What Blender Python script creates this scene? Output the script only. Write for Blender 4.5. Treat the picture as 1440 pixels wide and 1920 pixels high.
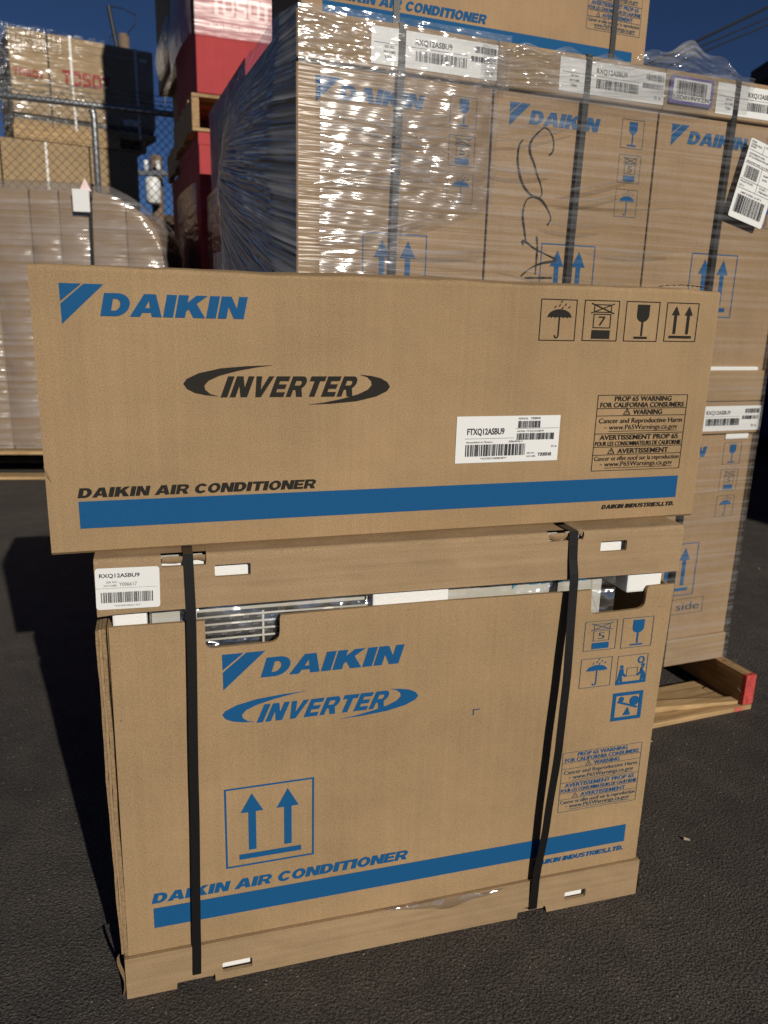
import bpy, bmesh, math, random
from mathutils import Vector, Matrix
from mathutils.geometry import tessellate_polygon

for o in list(bpy.data.objects):
    bpy.data.objects.remove(o)
S = bpy.context.scene
COL = S.collection
random.seed(7)
PI = math.pi
R = math.radians

# ------------------------------------------------------------------ camera
PITCH, ROLL, CAMH, FPX = .2563, -.0272, .9246, 1450.0
cd = bpy.data.cameras.new('camera')
cd.sensor_fit = 'HORIZONTAL'
cd.sensor_width = 36.0
cd.lens = FPX / 1440 * 36.0
cd.clip_start = .02
cd.clip_end = 2000
cam = bpy.data.objects.new('camera', cd)
COL.objects.link(cam)
fwd = Vector((0, math.cos(PITCH), -math.sin(PITCH)))
up0 = Vector((0, math.sin(PITCH), math.cos(PITCH)))
X0 = Vector((1, 0, 0))
rt = X0 * math.cos(ROLL) - up0 * math.sin(ROLL)
up = X0 * math.sin(ROLL) + up0 * math.cos(ROLL)
M = Matrix((rt, up, -fwd)).transposed().to_4x4()
M.translation = Vector((0, 0, CAMH))
cam.matrix_world = M
cd.dof.use_dof = True
cd.dof.focus_distance = 1.02
cd.dof.aperture_fstop = 10.0
S.camera = cam

# ------------------------------------------------------------------ light
SUN = Vector((.438, -.79, .425)).normalized()
elev = math.asin(SUN.z)
w = bpy.data.worlds.new('World')
S.world = w
w.use_nodes = True
nt = w.node_tree
sky = nt.nodes.new('ShaderNodeTexSky')
sky.sky_type = 'NISHITA'
sky.sun_disc = False
sky.sun_elevation = elev
sky.sun_rotation = math.atan2(SUN.x, SUN.y)
sky.altitude = 400
sky.air_density = .37
sky.dust_density = 0.1
sky.ozone_density = 6.0
bg = nt.nodes['Background']
bg.inputs['Strength'].default_value = .05
nt.links.new(sky.outputs[0], bg.inputs['Color'])
sl = bpy.data.lights.new('sun', 'SUN')
sl.energy = 5.0
sl.angle = R(.53)
sl.color = (1.0, .93, .82)
so = bpy.data.objects.new('sun', sl)
COL.objects.link(so)
so.rotation_euler = (-SUN).to_track_quat('-Z', 'Y').to_euler()
so.location = SUN * 30

S.render.engine = 'CYCLES'
S.view_settings.view_transform = 'Standard'
S.view_settings.look = 'None'
S.view_settings.exposure = -0.38
S.view_settings.gamma = 1.0
S.cycles.transparent_max_bounces = 24
S.cycles.max_bounces = 6
S.cycles.diffuse_bounces = 3
S.cycles.glossy_bounces = 3
S.cycles.caustics_reflective = False
S.cycles.caustics_refractive = False

# ------------------------------------------------------------------ materials
def new_mat(name):
    m = bpy.data.materials.new(name)
    m.use_nodes = True
    n = m.node_tree.nodes
    return m, n, m.node_tree.links, n['Principled BSDF'], n['Material Output']

def add(n, t, **kw):
    x = n.new(t)
    for k, v in kw.items():
        if k in x.inputs.keys():
            x.inputs[k].default_value = v
        else:
            setattr(x, k, v)
    return x

def coords(n, l, scale=(1, 1, 1), rot=(0, 0, 0), kind='Object'):
    tc = n.new('ShaderNodeTexCoord')
    mp = n.new('ShaderNodeMapping')
    mp.inputs['Scale'].default_value = scale
    mp.inputs['Rotation'].default_value = rot
    l.new(tc.outputs[kind], mp.inputs['Vector'])
    return mp.outputs['Vector']

def mixc(n, l, fac, a, b, typ='MIX'):
    mx = n.new('ShaderNodeMix')
    mx.data_type = 'RGBA'
    mx.blend_type = typ
    if hasattr(fac, 'node'):
        l.new(fac, mx.inputs[0])
    else:
        mx.inputs[0].default_value = fac
    for i, v in ((6, a), (7, b)):
        if hasattr(v, 'node'):
            l.new(v, mx.inputs[i])
        else:
            mx.inputs[i].default_value = (*v, 1) if len(v) == 3 else v
    return mx.outputs[2]

def ramp(n, l, src, stops):
    r = n.new('ShaderNodeValToRGB')
    e = r.color_ramp.elements
    while len(e) < len(stops):
        e.new(.5)
    for i, (p, c) in enumerate(stops):
        e[i].position = p
        e[i].color = (c, c, c, 1) if not isinstance(c, tuple) else (*c, 1)
    l.new(src, r.inputs[0])
    return r.outputs[0]

def cardboard(name, base, grain=.11, flute=.0, patch=.15, crease=0):
    m, n, l, b, out = new_mat(name)
    v = coords(n, l)
    n1 = add(n, 'ShaderNodeTexNoise', Scale=520.0, Detail=3.0, Roughness=.7)
    l.new(v, n1.inputs['Vector'])
    n2 = add(n, 'ShaderNodeTexNoise', Scale=4.5, Detail=4.0, Roughness=.6)
    l.new(v, n2.inputs['Vector'])
    v3 = coords(n, l, (60, 60, 900))
    n3 = add(n, 'ShaderNodeTexNoise', Scale=1.0, Detail=2.0)
    l.new(v3, n3.inputs['Vector'])
    dark = tuple(c * (1 - grain * 2.2) for c in base)
    lite = tuple(min(1, c * (1 + grain * 2.0)) for c in base)
    c1 = mixc(n, l, ramp(n, l, n1.outputs[0], [(.3, 0.0), (.7, 1.0)]), dark, lite)
    pd = 1 - patch
    c2 = mixc(n, l, ramp(n, l, n2.outputs[0], [(.35, 0.0), (.68, 1.0)]), (pd, pd, pd * .98), (1.04, 1.04, 1.04))
    c2b = mixc(n, l, 1.0, c1, c2, 'MULTIPLY')
    # faint flute streaks in the colour, rubbed streaks
    vf = coords(n, l, (150, 150, 2.5) if flute >= 0 else (2.5, 2.5, 150))
    nf = add(n, 'ShaderNodeTexNoise', Scale=1.0, Detail=1.0)
    l.new(vf, nf.inputs['Vector'])
    c2c = mixc(n, l, 1.0, c2b, mixc(n, l, nf.outputs[0], (.93, .93, .93), (1.07, 1.07, 1.07)), 'MULTIPLY')
    vs = coords(n, l, (3, 3, 26), (0, .5, 0))
    ns = add(n, 'ShaderNodeTexNoise', Scale=1.0, Detail=3.0, Roughness=.7)
    l.new(vs, ns.inputs['Vector'])
    c3 = mixc(n, l, ramp(n, l, ns.outputs[0], [(.66, 0.0), (.78, .35)]), c2c, tuple(min(1, c * 1.22 + .02) for c in base))
    # sparse dark specks in the recycled fibre
    vo = add(n, 'ShaderNodeTexVoronoi', Scale=38.0)
    l.new(v, vo.inputs['Vector'])
    sp = ramp(n, l, vo.outputs['Distance'], [(.03, 1.0), (.06, 0.0)])
    nz = add(n, 'ShaderNodeTexNoise', Scale=21.0)
    l.new(v, nz.inputs['Vector'])
    gate = ramp(n, l, nz.outputs[0], [(.60, 0.0), (.64, 1.0)])
    mm = n.new('ShaderNodeMath'); mm.operation = 'MULTIPLY'
    l.new(sp, mm.inputs[0]); l.new(gate, mm.inputs[1])
    c4 = mixc(n, l, mm.outputs[0], c3, tuple(c * .35 for c in base))
    l.new(c4, b.inputs['Base Color'])
    b.inputs['Roughness'].default_value = .78
    b.inputs['Specular IOR Level'].default_value = .25
    # faint flute lines + fibre + large soft waves
    bm1 = add(n, 'ShaderNodeBump', Strength=.22, Distance=.0006)
    l.new(n1.outputs[0], bm1.inputs['Height'])
    bm2 = add(n, 'ShaderNodeBump', Strength=.35, Distance=.02)
    l.new(n2.outputs[0], bm2.inputs['Height'])
    l.new(bm1.outputs[0], bm2.inputs['Normal'])
    last = bm2
    if flute:
        wv = add(n, 'ShaderNodeTexWave', Scale=22.0, Distortion=1.5)
        wv.inputs['Detail Scale'].default_value = 2.0
        wv.bands_direction = 'X' if flute > 0 else 'Z'
        l.new(v, wv.inputs['Vector'])
        bm3 = add(n, 'ShaderNodeBump', Strength=abs(flute), Distance=.0015)
        l.new(wv.outputs['Fac'], bm3.inputs['Height'])
        l.new(bm2.outputs[0], bm3.inputs['Normal'])
        last = bm3
    if crease:
        vc = coords(n, l, (2.2, 2.2, 55))
        nc = add(n, 'ShaderNodeTexNoise', Scale=1.0, Detail=2.0)
        l.new(vc, nc.inputs['Vector'])
        vd = coords(n, l, (16, 16, 26))
        nd = add(n, 'ShaderNodeTexNoise', Scale=1.0, Detail=1.0)
        l.new(vd, nd.inputs['Vector'])
        b4 = add(n, 'ShaderNodeBump', Strength=crease, Distance=.004)
        l.new(nc.outputs[0], b4.inputs['Height'])
        l.new(last.outputs[0], b4.inputs['Normal'])
        b5 = add(n, 'ShaderNodeBump', Strength=crease, Distance=.010)
        l.new(nd.outputs[0], b5.inputs['Height'])
        l.new(b4.outputs[0], b5.inputs['Normal'])
        last = b5
    l.new(last.outputs[0], b.inputs['Normal'])
    return m

KRAFT = (.335, .224, .120)
CARD = cardboard('cardboard', KRAFT, flute=.10)
CARD_LID = cardboard('cardboard_lid', (.322, .220, .124), flute=-.12, patch=.16, crease=.5)
CARD_P = cardboard('cardboard_pallet', (.335, .222, .124), flute=.08)
CARD_L = cardboard('cardboard_tan', (.36, .25, .135), flute=-.15)
RED = cardboard('red_carton', (.40, .052, .056), grain=.05, patch=.12)

def flute_edge():
    m, n, l, b, out = new_mat('cut_corrugated_edge')
    v = coords(n, l, (1, 1, 1))
    wv = add(n, 'ShaderNodeTexWave', Scale=42.0, Distortion=6.0, Detail=2.0)
    wv.bands_direction = 'X'
    l.new(v, wv.inputs['Vector'])
    nz = add(n, 'ShaderNodeTexNoise', Scale=260.0, Detail=2.0)
    l.new(v, nz.inputs['Vector'])
    c = mixc(n, l, nz.outputs[0], (.14, .085, .04), (.36, .24, .12))
    l.new(c, b.inputs['Base Color'])
    b.inputs['Roughness'].default_value = .85
    bp = add(n, 'ShaderNodeBump', Strength=.8, Distance=.002)
    l.new(nz.outputs[0], bp.inputs['Height'])
    l.new(bp.outputs[0], b.inputs['Normal'])
    return m
EDGE = flute_edge()

def ink(name, col):
    m, n, l, b, out = new_mat(name)
    v = coords(n, l)
    n1 = add(n, 'ShaderNodeTexNoise', Scale=520.0, Detail=3.0, Roughness=.7)
    l.new(v, n1.inputs['Vector'])
    c = mixc(n, l, n1.outputs[0], tuple(x * .86 for x in col), tuple(min(1, x * 1.16 + .004) for x in col))
    l.new(c, b.inputs['Base Color'])
    b.inputs['Roughness'].default_value = .7
    b.inputs['Specular IOR Level'].default_value = .12
    bm1 = add(n, 'ShaderNodeBump', Strength=.2, Distance=.0006)
    l.new(n1.outputs[0], bm1.inputs['Height'])
    l.new(bm1.outputs[0], b.inputs['Normal'])
    return m
BLUE = ink('blue_ink', (.006, .078, .205))
BLUET = ink('blue_ink_thin', (.030, .070, .110))
BLACK = ink('black_ink', (.018, .016, .013))
REDINK = ink('red_ink', (.30, .030, .025))
PALEINK = ink('pale_pink_ink', (.78, .52, .50))
CYAN = ink('cyan_ink', (.12, .45, .62))
GREYINK = ink('grey_ink', (.10, .10, .10))

def plain(name, col, rough=.5, metal=0, spec=.5, bump=0, bscale=200.0, var=.06, coat=0):
    m, n, l, b, out = new_mat(name)
    v = coords(n, l)
    n1 = add(n, 'ShaderNodeTexNoise', Scale=bscale, Detail=4.0)
    l.new(v, n1.inputs['Vector'])
    c = mixc(n, l, n1.outputs[0], tuple(x * (1 - var) for x in col), tuple(min(1, x * (1 + var)) for x in col))
    l.new(c, b.inputs['Base Color'])
    b.inputs['Roughness'].default_value = rough
    b.inputs['Metallic'].default_value = metal
    b.inputs['Specular IOR Level'].default_value = spec
    if bump:
        bp = add(n, 'ShaderNodeBump', Strength=bump, Distance=.002)
        l.new(n1.outputs[0], bp.inputs['Height'])
        l.new(bp.outputs[0], b.inputs['Normal'])
    return m
LABEL = plain('white_paper', (.72, .725, .715), .45, bump=.05, bscale=30.0, var=.02)
LABELINK = plain('label_ink', (.035, .035, .04), .5)
PURPLE = plain('purple_print', (.075, .045, .26), .45)
FOAM = plain('white_foam', (.76, .76, .74), .7, bump=.35, bscale=300.0, var=.03)
WHITEMETAL = plain('cream_painted_metal', (.70, .68, .60), .38, var=.02, bscale=10.0)
OPENSHADE = plain('opening_shade_grey', (.05, .05, .052), .4)  # dark grey that stands in for shade inside the fan opening
SILVER = plain('aluminium_fin', (.55, .55, .55), .25, metal=1.0)
GALV = plain('galvanised_steel', (.34, .35, .36), .42, metal=.85, bump=.1, bscale=60.0, var=.15)
WIRE = plain('weathered_wire', (.20, .205, .20), .5, metal=.4)
CABLE = plain('black_cable', (.008, .008, .009), .6)
DARKBOX = plain('dark_gap', (.02, .017, .014), .8)
CONTAINER = plain('navy_paint', (.012, .03, .10), .5, bump=.1, bscale=9.0, var=.2)
BUILDING = plain('dark_brown_render', (.07, .045, .03), .9, bump=.3, bscale=40.0, var=.2)
TRANSF = plain('pale_grey_enamel', (.72, .72, .70), .4)
def worn_red():
    m, n, l, b, out = new_mat('worn_red_paint')
    v = coords(n, l, (60, 60, 25))
    n1 = add(n, 'ShaderNodeTexNoise', Scale=1.5, Detail=5.0, Roughness=.7)
    l.new(v, n1.inputs['Vector'])
    l.new(ramp(n, l, n1.outputs[0], [(.30, (.20, .022, .02)), (.52, (.46, .05, .045)), (.64, (.50, .075, .06)), (.72, (.48, .30, .19))]), b.inputs['Base Color'])
    b.inputs['Roughness'].default_value = .75
    bp = add(n, 'ShaderNodeBump', Strength=.6, Distance=.002)
    l.new(n1.outputs[0], bp.inputs['Height']); l.new(bp.outputs[0], b.inputs['Normal'])
    return m
REDPAINT = worn_red()
BARK = plain('pole_timber', (.16, .11, .07), .9, bump=.5, bscale=30.0, var=.3)
STRAW = plain('dry_straw', (.42, .36, .24), .8)

def strap_mat():
    m, n, l, b, out = new_mat('black_woven_strap')
    v = coords(n, l, (1, 1, 1))
    ck = add(n, 'ShaderNodeTexWave', Scale=150.0)
    ck.bands_direction = 'Z'
    l.new(v, ck.inputs['Vector'])
    ck2 = add(n, 'ShaderNodeTexWave', Scale=170.0)
    ck2.bands_direction = 'X'
    l.new(v, ck2.inputs['Vector'])
    mu = n.new('ShaderNodeMath'); mu.operation = 'MULTIPLY'
    l.new(ck.outputs['Fac'], mu.inputs[0]); l.new(ck2.outputs['Fac'], mu.inputs[1])
    c = mixc(n, l, mu.outputs[0], (.003, .003, .003), (.010, .0095, .009))
    l.new(c, b.inputs['Base Color'])
    b.inputs['Roughness'].default_value = .42
    bp = add(n, 'ShaderNodeBump', Strength=.3, Distance=.0004)
    l.new(mu.outputs[0], bp.inputs['Height'])
    l.new(bp.outputs[0], b.inputs['Normal'])
    return m
STRAP = strap_mat()
STRAP_W = plain('white_plastic_strap', (.75, .74, .70), .35)

def wood(name, a, c, axis=0):
    m, n, l, b, out = new_mat(name)
    sc = [38, 38, 38]
    sc[axis] = 2.2
    v = coords(n, l, tuple(sc))
    n1 = add(n, 'ShaderNodeTexNoise', Scale=2.2, Detail=6.0, Roughness=.65, Distortion=.6)
    l.new(v, n1.inputs['Vector'])
    v2 = coords(n, l)
    n2 = add(n, 'ShaderNodeTexNoise', Scale=9.0, Detail=3.0)
    l.new(v2, n2.inputs['Vector'])
    c1 = mixc(n, l, ramp(n, l, n1.outputs[0], [(.32, 0.0), (.68, 1.0)]), a, c)
    c2 = mixc(n, l, ramp(n, l, n2.outputs[0], [(.3, .75), (.7, 1.1)]), (0, 0, 0), c1)
    l.new(c2, b.inputs['Base Color'])
    b.inputs['Roughness'].default_value = .75
    bp = add(n, 'ShaderNodeBump', Strength=.4, Distance=.002)
    l.new(n1.outputs[0], bp.inputs['Height'])
    l.new(bp.outputs[0], b.inputs['Normal'])
    return m
WOODX = wood('pine_board', (.26, .155, .06), (.56, .38, .19), 0)
WOODY = wood('pine_stringer', (.22, .13, .05), (.48, .31, .15), 1)

def polar_coords(n, l, c, ka, kr):
    """coordinates fanning out from a gathered point (y, z) of the sheet"""
    tc = n.new('ShaderNodeTexCoord')
    sp = n.new('ShaderNodeSeparateXYZ')
    l.new(tc.outputs['Object'], sp.inputs[0])
    def mth(op, a, b=None):
        q = n.new('ShaderNodeMath'); q.operation = op
        for k, v in enumerate((a, b)):
            if v is None:
                continue
            if hasattr(v, 'node'):
                l.new(v, q.inputs[k])
            else:
                q.inputs[k].default_value = v
        return q.outputs[0]
    dy = mth('SUBTRACT', sp.outputs['Y'], c[0]); dz = mth('SUBTRACT', sp.outputs['Z'], c[1])
    an = mth('ARCTAN2', dz, dy)
    rr = mth('SQRT', mth('ADD', mth('MULTIPLY', dy, dy), mth('MULTIPLY', dz, dz)))
    cb = n.new('ShaderNodeCombineXYZ')
    l.new(mth('MULTIPLY', an, ka), cb.inputs[0]); l.new(mth('MULTIPLY', rr, kr), cb.inputs[1])
    return cb.outputs[0]

def film(name, streak=(6, 6, 240), glint=(60, 60, 420), bump=.6, haze=(.02, .22), gloss=.10, rough=.16, rot=(0, 0, 0), dist=.002, polar=None, det=1.0, patchy=False, fres=.5, sheen=0):
    m, n, l, b, out = new_mat(name)
    n.remove(b)
    v1 = polar_coords(n, l, polar, 34, 2.0) if polar else coords(n, l, streak, rot)
    s1 = add(n, 'ShaderNodeTexNoise', Scale=1.0, Detail=det, Roughness=.55, Distortion=.35)
    l.new(v1, s1.inputs['Vector'])
    v2 = polar_coords(n, l, polar, 90, 9.0) if polar else coords(n, l, glint, rot)
    s2 = add(n, 'ShaderNodeTexNoise', Scale=1.0, Detail=det, Roughness=.5)
    l.new(v2, s2.inputs['Vector'])
    v3 = coords(n, l, (3.2, 3.2, 5.0))
    s3 = add(n, 'ShaderNodeTexNoise', Scale=1.0, Detail=3.0)
    l.new(v3, s3.inputs['Vector'])
    b1 = add(n, 'ShaderNodeBump', Strength=bump, Distance=dist)
    l.new(s1.outputs[0], b1.inputs['Height'])
    b2 = add(n, 'ShaderNodeBump', Strength=bump, Distance=dist * .5)
    l.new(s2.outputs[0], b2.inputs['Height'])
    if patchy:
        l.new(ramp(n, l, s3.outputs[0], [(.38, .25 * bump), (.60, bump)]), b2.inputs['Strength'])
    l.new(b1.outputs[0], b2.inputs['Normal'])
    gl = add(n, 'ShaderNodeBsdfGlossy', Roughness=rough)
    gl.inputs['Color'].default_value = (1, 1, 1, 1)
    l.new(b2.outputs[0], gl.inputs['Normal'])
    tr = add(n, 'ShaderNodeBsdfTransparent')
    tr.inputs['Color'].default_value = (.97, .97, .97, 1)
    df = add(n, 'ShaderNodeBsdfDiffuse', Roughness=.5)
    df.inputs['Color'].default_value = (.72, .73, .75, 1)
    l.new(b1.outputs[0], df.inputs['Normal'])
    lw0 = add(n, 'ShaderNodeFresnel', IOR=1.5)
    lw = n.new('ShaderNodeMath'); lw.operation = 'MULTIPLY'
    l.new(lw0.outputs[0], lw.inputs[0]); lw.inputs[1].default_value = fres
    ad = n.new('ShaderNodeMath'); ad.operation = 'ADD'; ad.use_clamp = True
    l.new(lw.outputs[0], ad.inputs[0]); ad.inputs[1].default_value = gloss - .02
    mn = n.new('ShaderNodeMath'); mn.operation = 'MINIMUM'
    l.new(ad.outputs[0], mn.inputs[0]); mn.inputs[1].default_value = .30
    hz = n.new('ShaderNodeMapRange')
    mul = n.new('ShaderNodeMath'); mul.operation = 'MULTIPLY'
    l.new(ramp(n, l, s1.outputs[0], [(.42, 0.0), (.72, 1.0)]), mul.inputs[0])
    l.new(ramp(n, l, s3.outputs[0], [(.3, .25), (.7, 1.0)]), mul.inputs[1])
    l.new(mul.outputs[0], hz.inputs['Value'])
    hz.inputs['To Min'].default_value = haze[0]
    hz.inputs['To Max'].default_value = haze[1]
    m1 = n.new('ShaderNodeMixShader')
    l.new(hz.outputs[0], m1.inputs[0]); l.new(tr.outputs[0], m1.inputs[1]); l.new(df.outputs[0], m1.inputs[2])
    m2 = n.new('ShaderNodeMixShader')
    l.new(mn.outputs[0], m2.inputs[0]); l.new(m1.outputs[0], m2.inputs[1]); l.new(gl.outputs[0], m2.inputs[2])
    fin = m2.outputs[0]
    if sheen:
        g2 = add(n, 'ShaderNodeBsdfGlossy', Roughness=.38)
        l.new(b1.outputs[0], g2.inputs['Normal'])
        m3 = n.new('ShaderNodeMixShader')
        m3.inputs[0].default_value = sheen
        l.new(fin, m3.inputs[1]); l.new(g2.outputs[0], m3.inputs[2])
        fin = m3.outputs[0]
    l.new(fin, out.inputs['Surface'])
    return m
FILM = film('stretch_film', (2.5, 2.5, 110), (14, 14, 190), .7, (.01, .17), .05, .24, dist=.004)
FILM_CR = film('crinkled_stretch_film', (4, 4, 50), (26, 26, 165), 1.0, (.0, .09), .12, .17, (0, .09, 0), dist=.0105, patchy=True, sheen=.008)
FILM_CR2 = film('tight_stretch_film', (6, 6, 60), (40, 40, 120), 1.0, (.02, .20), .10, .15, (0, -.25, 0), dist=.009, sheen=.010)
FILM_SIDE = film('hanging_stretch_film', (1, 1, 1), (1, 1, 1), 1.0, (.05, .36), .12, .20, polar=(.70, 1.27), dist=.018, fres=.16, sheen=.02)
FILM_FAR = film('far_stretch_film', (1.6, 1.6, 22), (8, 8, 48), 1.0, (.0, .10), .06, .18, dist=.024, patchy=True)
FILM_LOAD = film('load_stretch_film', (1.2, 1.2, 26), (9, 9, 55), 1.0, (.06, .30), .14, .20, dist=.028, patchy=True, sheen=.02)
FILM_RED = film('dull_stretch_film', (1.6, 1.6, 30), (8, 8, 60), .5, (.12, .22), .025, .30, dist=.004)
FILM_RUF = film('bunched_stretch_film', (9, 9, 60), (40, 40, 110), 1.0, (.06, .34), .14, .16, (0, -.25, 0), dist=.009)
FILM_FOLD = film('folded_stretch_film', (6, 6, 30), (20, 20, 60), .6, (.04, .16), .16, .14, dist=.004)
FILM_BAG = film('clear_plastic_bag', (14, 14, 40), (40, 40, 40), 1.0, (.0, .10), .20, .12, dist=.012)

def asphalt():
    m, n, l, b, out = new_mat('asphalt')
    v = coords(n, l)
    vo = add(n, 'ShaderNodeTexVoronoi', Scale=260.0)
    l.new(v, vo.inputs['Vector'])
    n1 = add(n, 'ShaderNodeTexNoise', Scale=230.0, Detail=3.0, Roughness=.7)
    l.new(v, n1.inputs['Vector'])
    n2 = add(n, 'ShaderNodeTexNoise', Scale=1.1, Detail=5.0, Roughness=.6)
    l.new(v, n2.inputs['Vector'])
    c1 = mixc(n, l, ramp(n, l, n1.outputs[0], [(.3, 0.0), (.72, 1.0)]), (.014, .0126, .0117), (.112, .101, .093))
    n3 = add(n, 'ShaderNodeTexNoise', Scale=14.0, Detail=4.0, Roughness=.65)
    l.new(v, n3.inputs['Vector'])
    c2a = mixc(n, l, ramp(n, l, n2.outputs[0], [(.3, 0.0), (.7, 1.0)]), (.66, .66, .68), (1.36, 1.32, 1.24))
    c2 = mixc(n, l, 1.0, c2a, mixc(n, l, ramp(n, l, n3.outputs[0], [(.3, 0.0), (.7, 1.0)]), (.80, .80, .80), (1.2, 1.19, 1.17)), 'MULTIPLY')
    c3 = mixc(n, l, 1.0, c1, c2, 'MULTIPLY')
    # exposed pale stone chips
    vc = add(n, 'ShaderNodeTexVoronoi', Scale=95.0)
    l.new(v, vc.inputs['Vector'])
    chip = ramp(n, l, vc.outputs['Distance'], [(.10, 1.0), (.17, 0.0)])
    sep = n.new('ShaderNodeSeparateColor')
    l.new(vc.outputs['Color'], sep.inputs[0])
    gate = ramp(n, l, sep.outputs[0], [(.78, 0.0), (.82, 1.0)])
    mm = n.new('ShaderNodeMath'); mm.operation = 'MULTIPLY'
    l.new(chip, mm.inputs[0]); l.new(gate, mm.inputs[1])
    c4 = mixc(n, l, mm.outputs[0], c3, (.26, .235, .21))
    l.new(c4, b.inputs['Base Color'])
    b.inputs['Roughness'].default_value = .8
    b.inputs['Specular IOR Level'].default_value = .3
    b1 = add(n, 'ShaderNodeBump', Strength=.9, Distance=.003)
    l.new(n1.outputs[0], b1.inputs['Height'])
    b2 = add(n, 'ShaderNodeBump', Strength=.6, Distance=.003)
    l.new(vo.outputs['Distance'], b2.inputs['Height'])
    l.new(b1.outputs[0], b2.inputs['Normal'])
    l.new(b2.outputs[0], b.inputs['Normal'])
    return m
ASPHALT = asphalt()

# ------------------------------------------------------------------ mesh helpers
class MB:
    def __init__(s):
        s.v = []; s.f = []
    def quad(s, a, b, c, d):
        k = len(s.v); s.v += [a, b, c, d]; s.f.append((k, k + 1, k + 2, k + 3))
    def box(s, x0, x1, y0, y1, z0, z1):
        k = len(s.v)
        s.v += [(x0, y0, z0), (x1, y0, z0), (x1, y1, z0), (x0, y1, z0), (x0, y0, z1), (x1, y0, z1), (x1, y1, z1), (x0, y1, z1)]
        for f in ((0, 3, 2, 1), (4, 5, 6, 7), (0, 1, 5, 4), (1, 2, 6, 5), (2, 3, 7, 6), (3, 0, 4, 7)):
            s.f.append(tuple(k + i for i in f))
    def grid(s, nu, nv, fn):
        k = len(s.v)
        for j in range(nv + 1):
            for i in range(nu + 1):
                s.v.append(tuple(fn(i / nu, j / nv)))
        for j in range(nv):
            for i in range(nu):
                a = k + j * (nu + 1) + i
                s.f.append((a, a + 1, a + nu + 2, a + nu + 1))
    def tube(s, pts, r, n=6, cap=True):
        pts = [Vector(p) for p in pts]
        k0 = len(s.v)
        for i, p in enumerate(pts):
            d = (pts[min(i + 1, len(pts) - 1)] - pts[max(i - 1, 0)]).normalized()
            a = Vector((0, 0, 1)) if abs(d.z) < .9 else Vector((1, 0, 0))
            e1 = d.cross(a).normalized(); e2 = d.cross(e1)
            rr = r[i] if isinstance(r, (list, tuple)) else r
            for j in range(n):
                t = 2 * PI * j / n
                s.v.append(tuple(p + e1 * (rr * math.cos(t)) + e2 * (rr * math.sin(t))))
        for i in range(len(pts) - 1):
            for j in range(n):
                a = k0 + i * n + j; b = k0 + i * n + (j + 1) % n
                s.f.append((a, b, b + n, a + n))
        if cap:
            s.f.append(tuple(k0 + j for j in range(n))[::-1])
            e = k0 + (len(pts) - 1) * n
            s.f.append(tuple(e + j for j in range(n)))
    def panel(s, loops, y0, y1):
        """slab in the x-z plane with holes: front face at y0, back at y1"""
        flat = [p for lp in loops for p in lp]
        tri = tessellate_polygon([[Vector((x, z, 0)) for x, z in lp] for lp in loops])
        k = len(s.v); n = len(flat)
        s.v += [(x, y0, z) for x, z in flat] + [(x, y1, z) for x, z in flat]
        for t in tri:
            a, b, c = t
            ar = (flat[b][0] - flat[a][0]) * (flat[c][1] - flat[a][1]) - (flat[c][0] - flat[a][0]) * (flat[b][1] - flat[a][1])
            if ar < 0:
                a, c = c, a
            s.f.append((k + a, k + b, k + c)); s.f.append((k + n + c, k + n + b, k + n + a))
        o = 0
        for lp in loops:
            m = len(lp)
            for i in range(m):
                a = k + o + i; b = k + o + (i + 1) % m
                s.f.append((a, b, b + n, a + n))
            o += m
    def mesh(s, name):
        me = bpy.data.meshes.new(name)
        me.from_pydata(s.v, [], s.f)
        me.update()
        return me
    def build(s, name, m, parent=None, smooth=False, bevel=0, seg=2):
        me = s.mesh(name)
        if bevel or True:
            bm = bmesh.new(); bm.from_mesh(me)
            if bevel:
                bmesh.ops.bevel(bm, geom=[e for e in bm.edges if len(e.link_faces) == 2 and e.calc_face_angle(0) > .35], offset=bevel, segments=seg, affect='EDGES', profile=.6)
            bmesh.ops.recalc_face_normals(bm, faces=bm.faces)
            bm.to_mesh(me); bm.free()
        me.materials.append(m)
        if smooth:
            for p in me.polygons:
                p.use_smooth = True
        o = bpy.data.objects.new(name, me)
        COL.objects.link(o)
        if parent:
            o.parent = parent
        return o

def empty(name, loc, rz=0, label=None, cat=None, group=None):
    o = bpy.data.objects.new(name, None)
    o.empty_display_size = .1
    COL.objects.link(o)
    o.location = loc; o.rotation_euler = (0, 0, rz)
    if label:
        tag(o, label, cat, group)
    return o
def tag(o, label, cat, group=None):
    o['label'] = label; o['category'] = cat
    if group:
        o['group'] = group

def box_part(name, m, parent, x0, x1, y0, y1, z0, z1, bevel=.003):
    b = MB(); b.box(x0, x1, y0, y1, z0, z1)
    return b.build(name, m, parent, bevel=bevel)

def wob(x, y=0, s=0):
    return .5 * math.sin(x * 2.3 + s) + .3 * math.sin(x * 5.1 + y * 3.7 + s * 2) + .2 * math.sin(x * 11.7 - y * 7 + s * 3)

# ------------------------------------------------------------------ 2D print
def arc(cx, cy, rx, ry, a0, a1, n=14):
    return [(cx + rx * math.cos(R(a0 + (a1 - a0) * i / n)), cy + ry * math.sin(R(a0 + (a1 - a0) * i / n))) for i in range(n + 1)]

def stroke_loop(pts, w):
    L, Rr = [], []
    n = len(pts)
    for i in range(n):
        a = pts[max(i - 1, 0)]; b = pts[min(i + 1, n - 1)]
        dx, dy = b[0] - a[0], b[1] - a[1]
        d = math.hypot(dx, dy) or 1
        nx, ny = -dy / d, dx / d
        ww = (w[i] if isinstance(w, (list, tuple)) else w) / 2
        L.append((pts[i][0] + nx * ww, pts[i][1] + ny * ww)); Rr.append((pts[i][0] - nx * ww, pts[i][1] - ny * ww))
    return L, Rr

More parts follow.
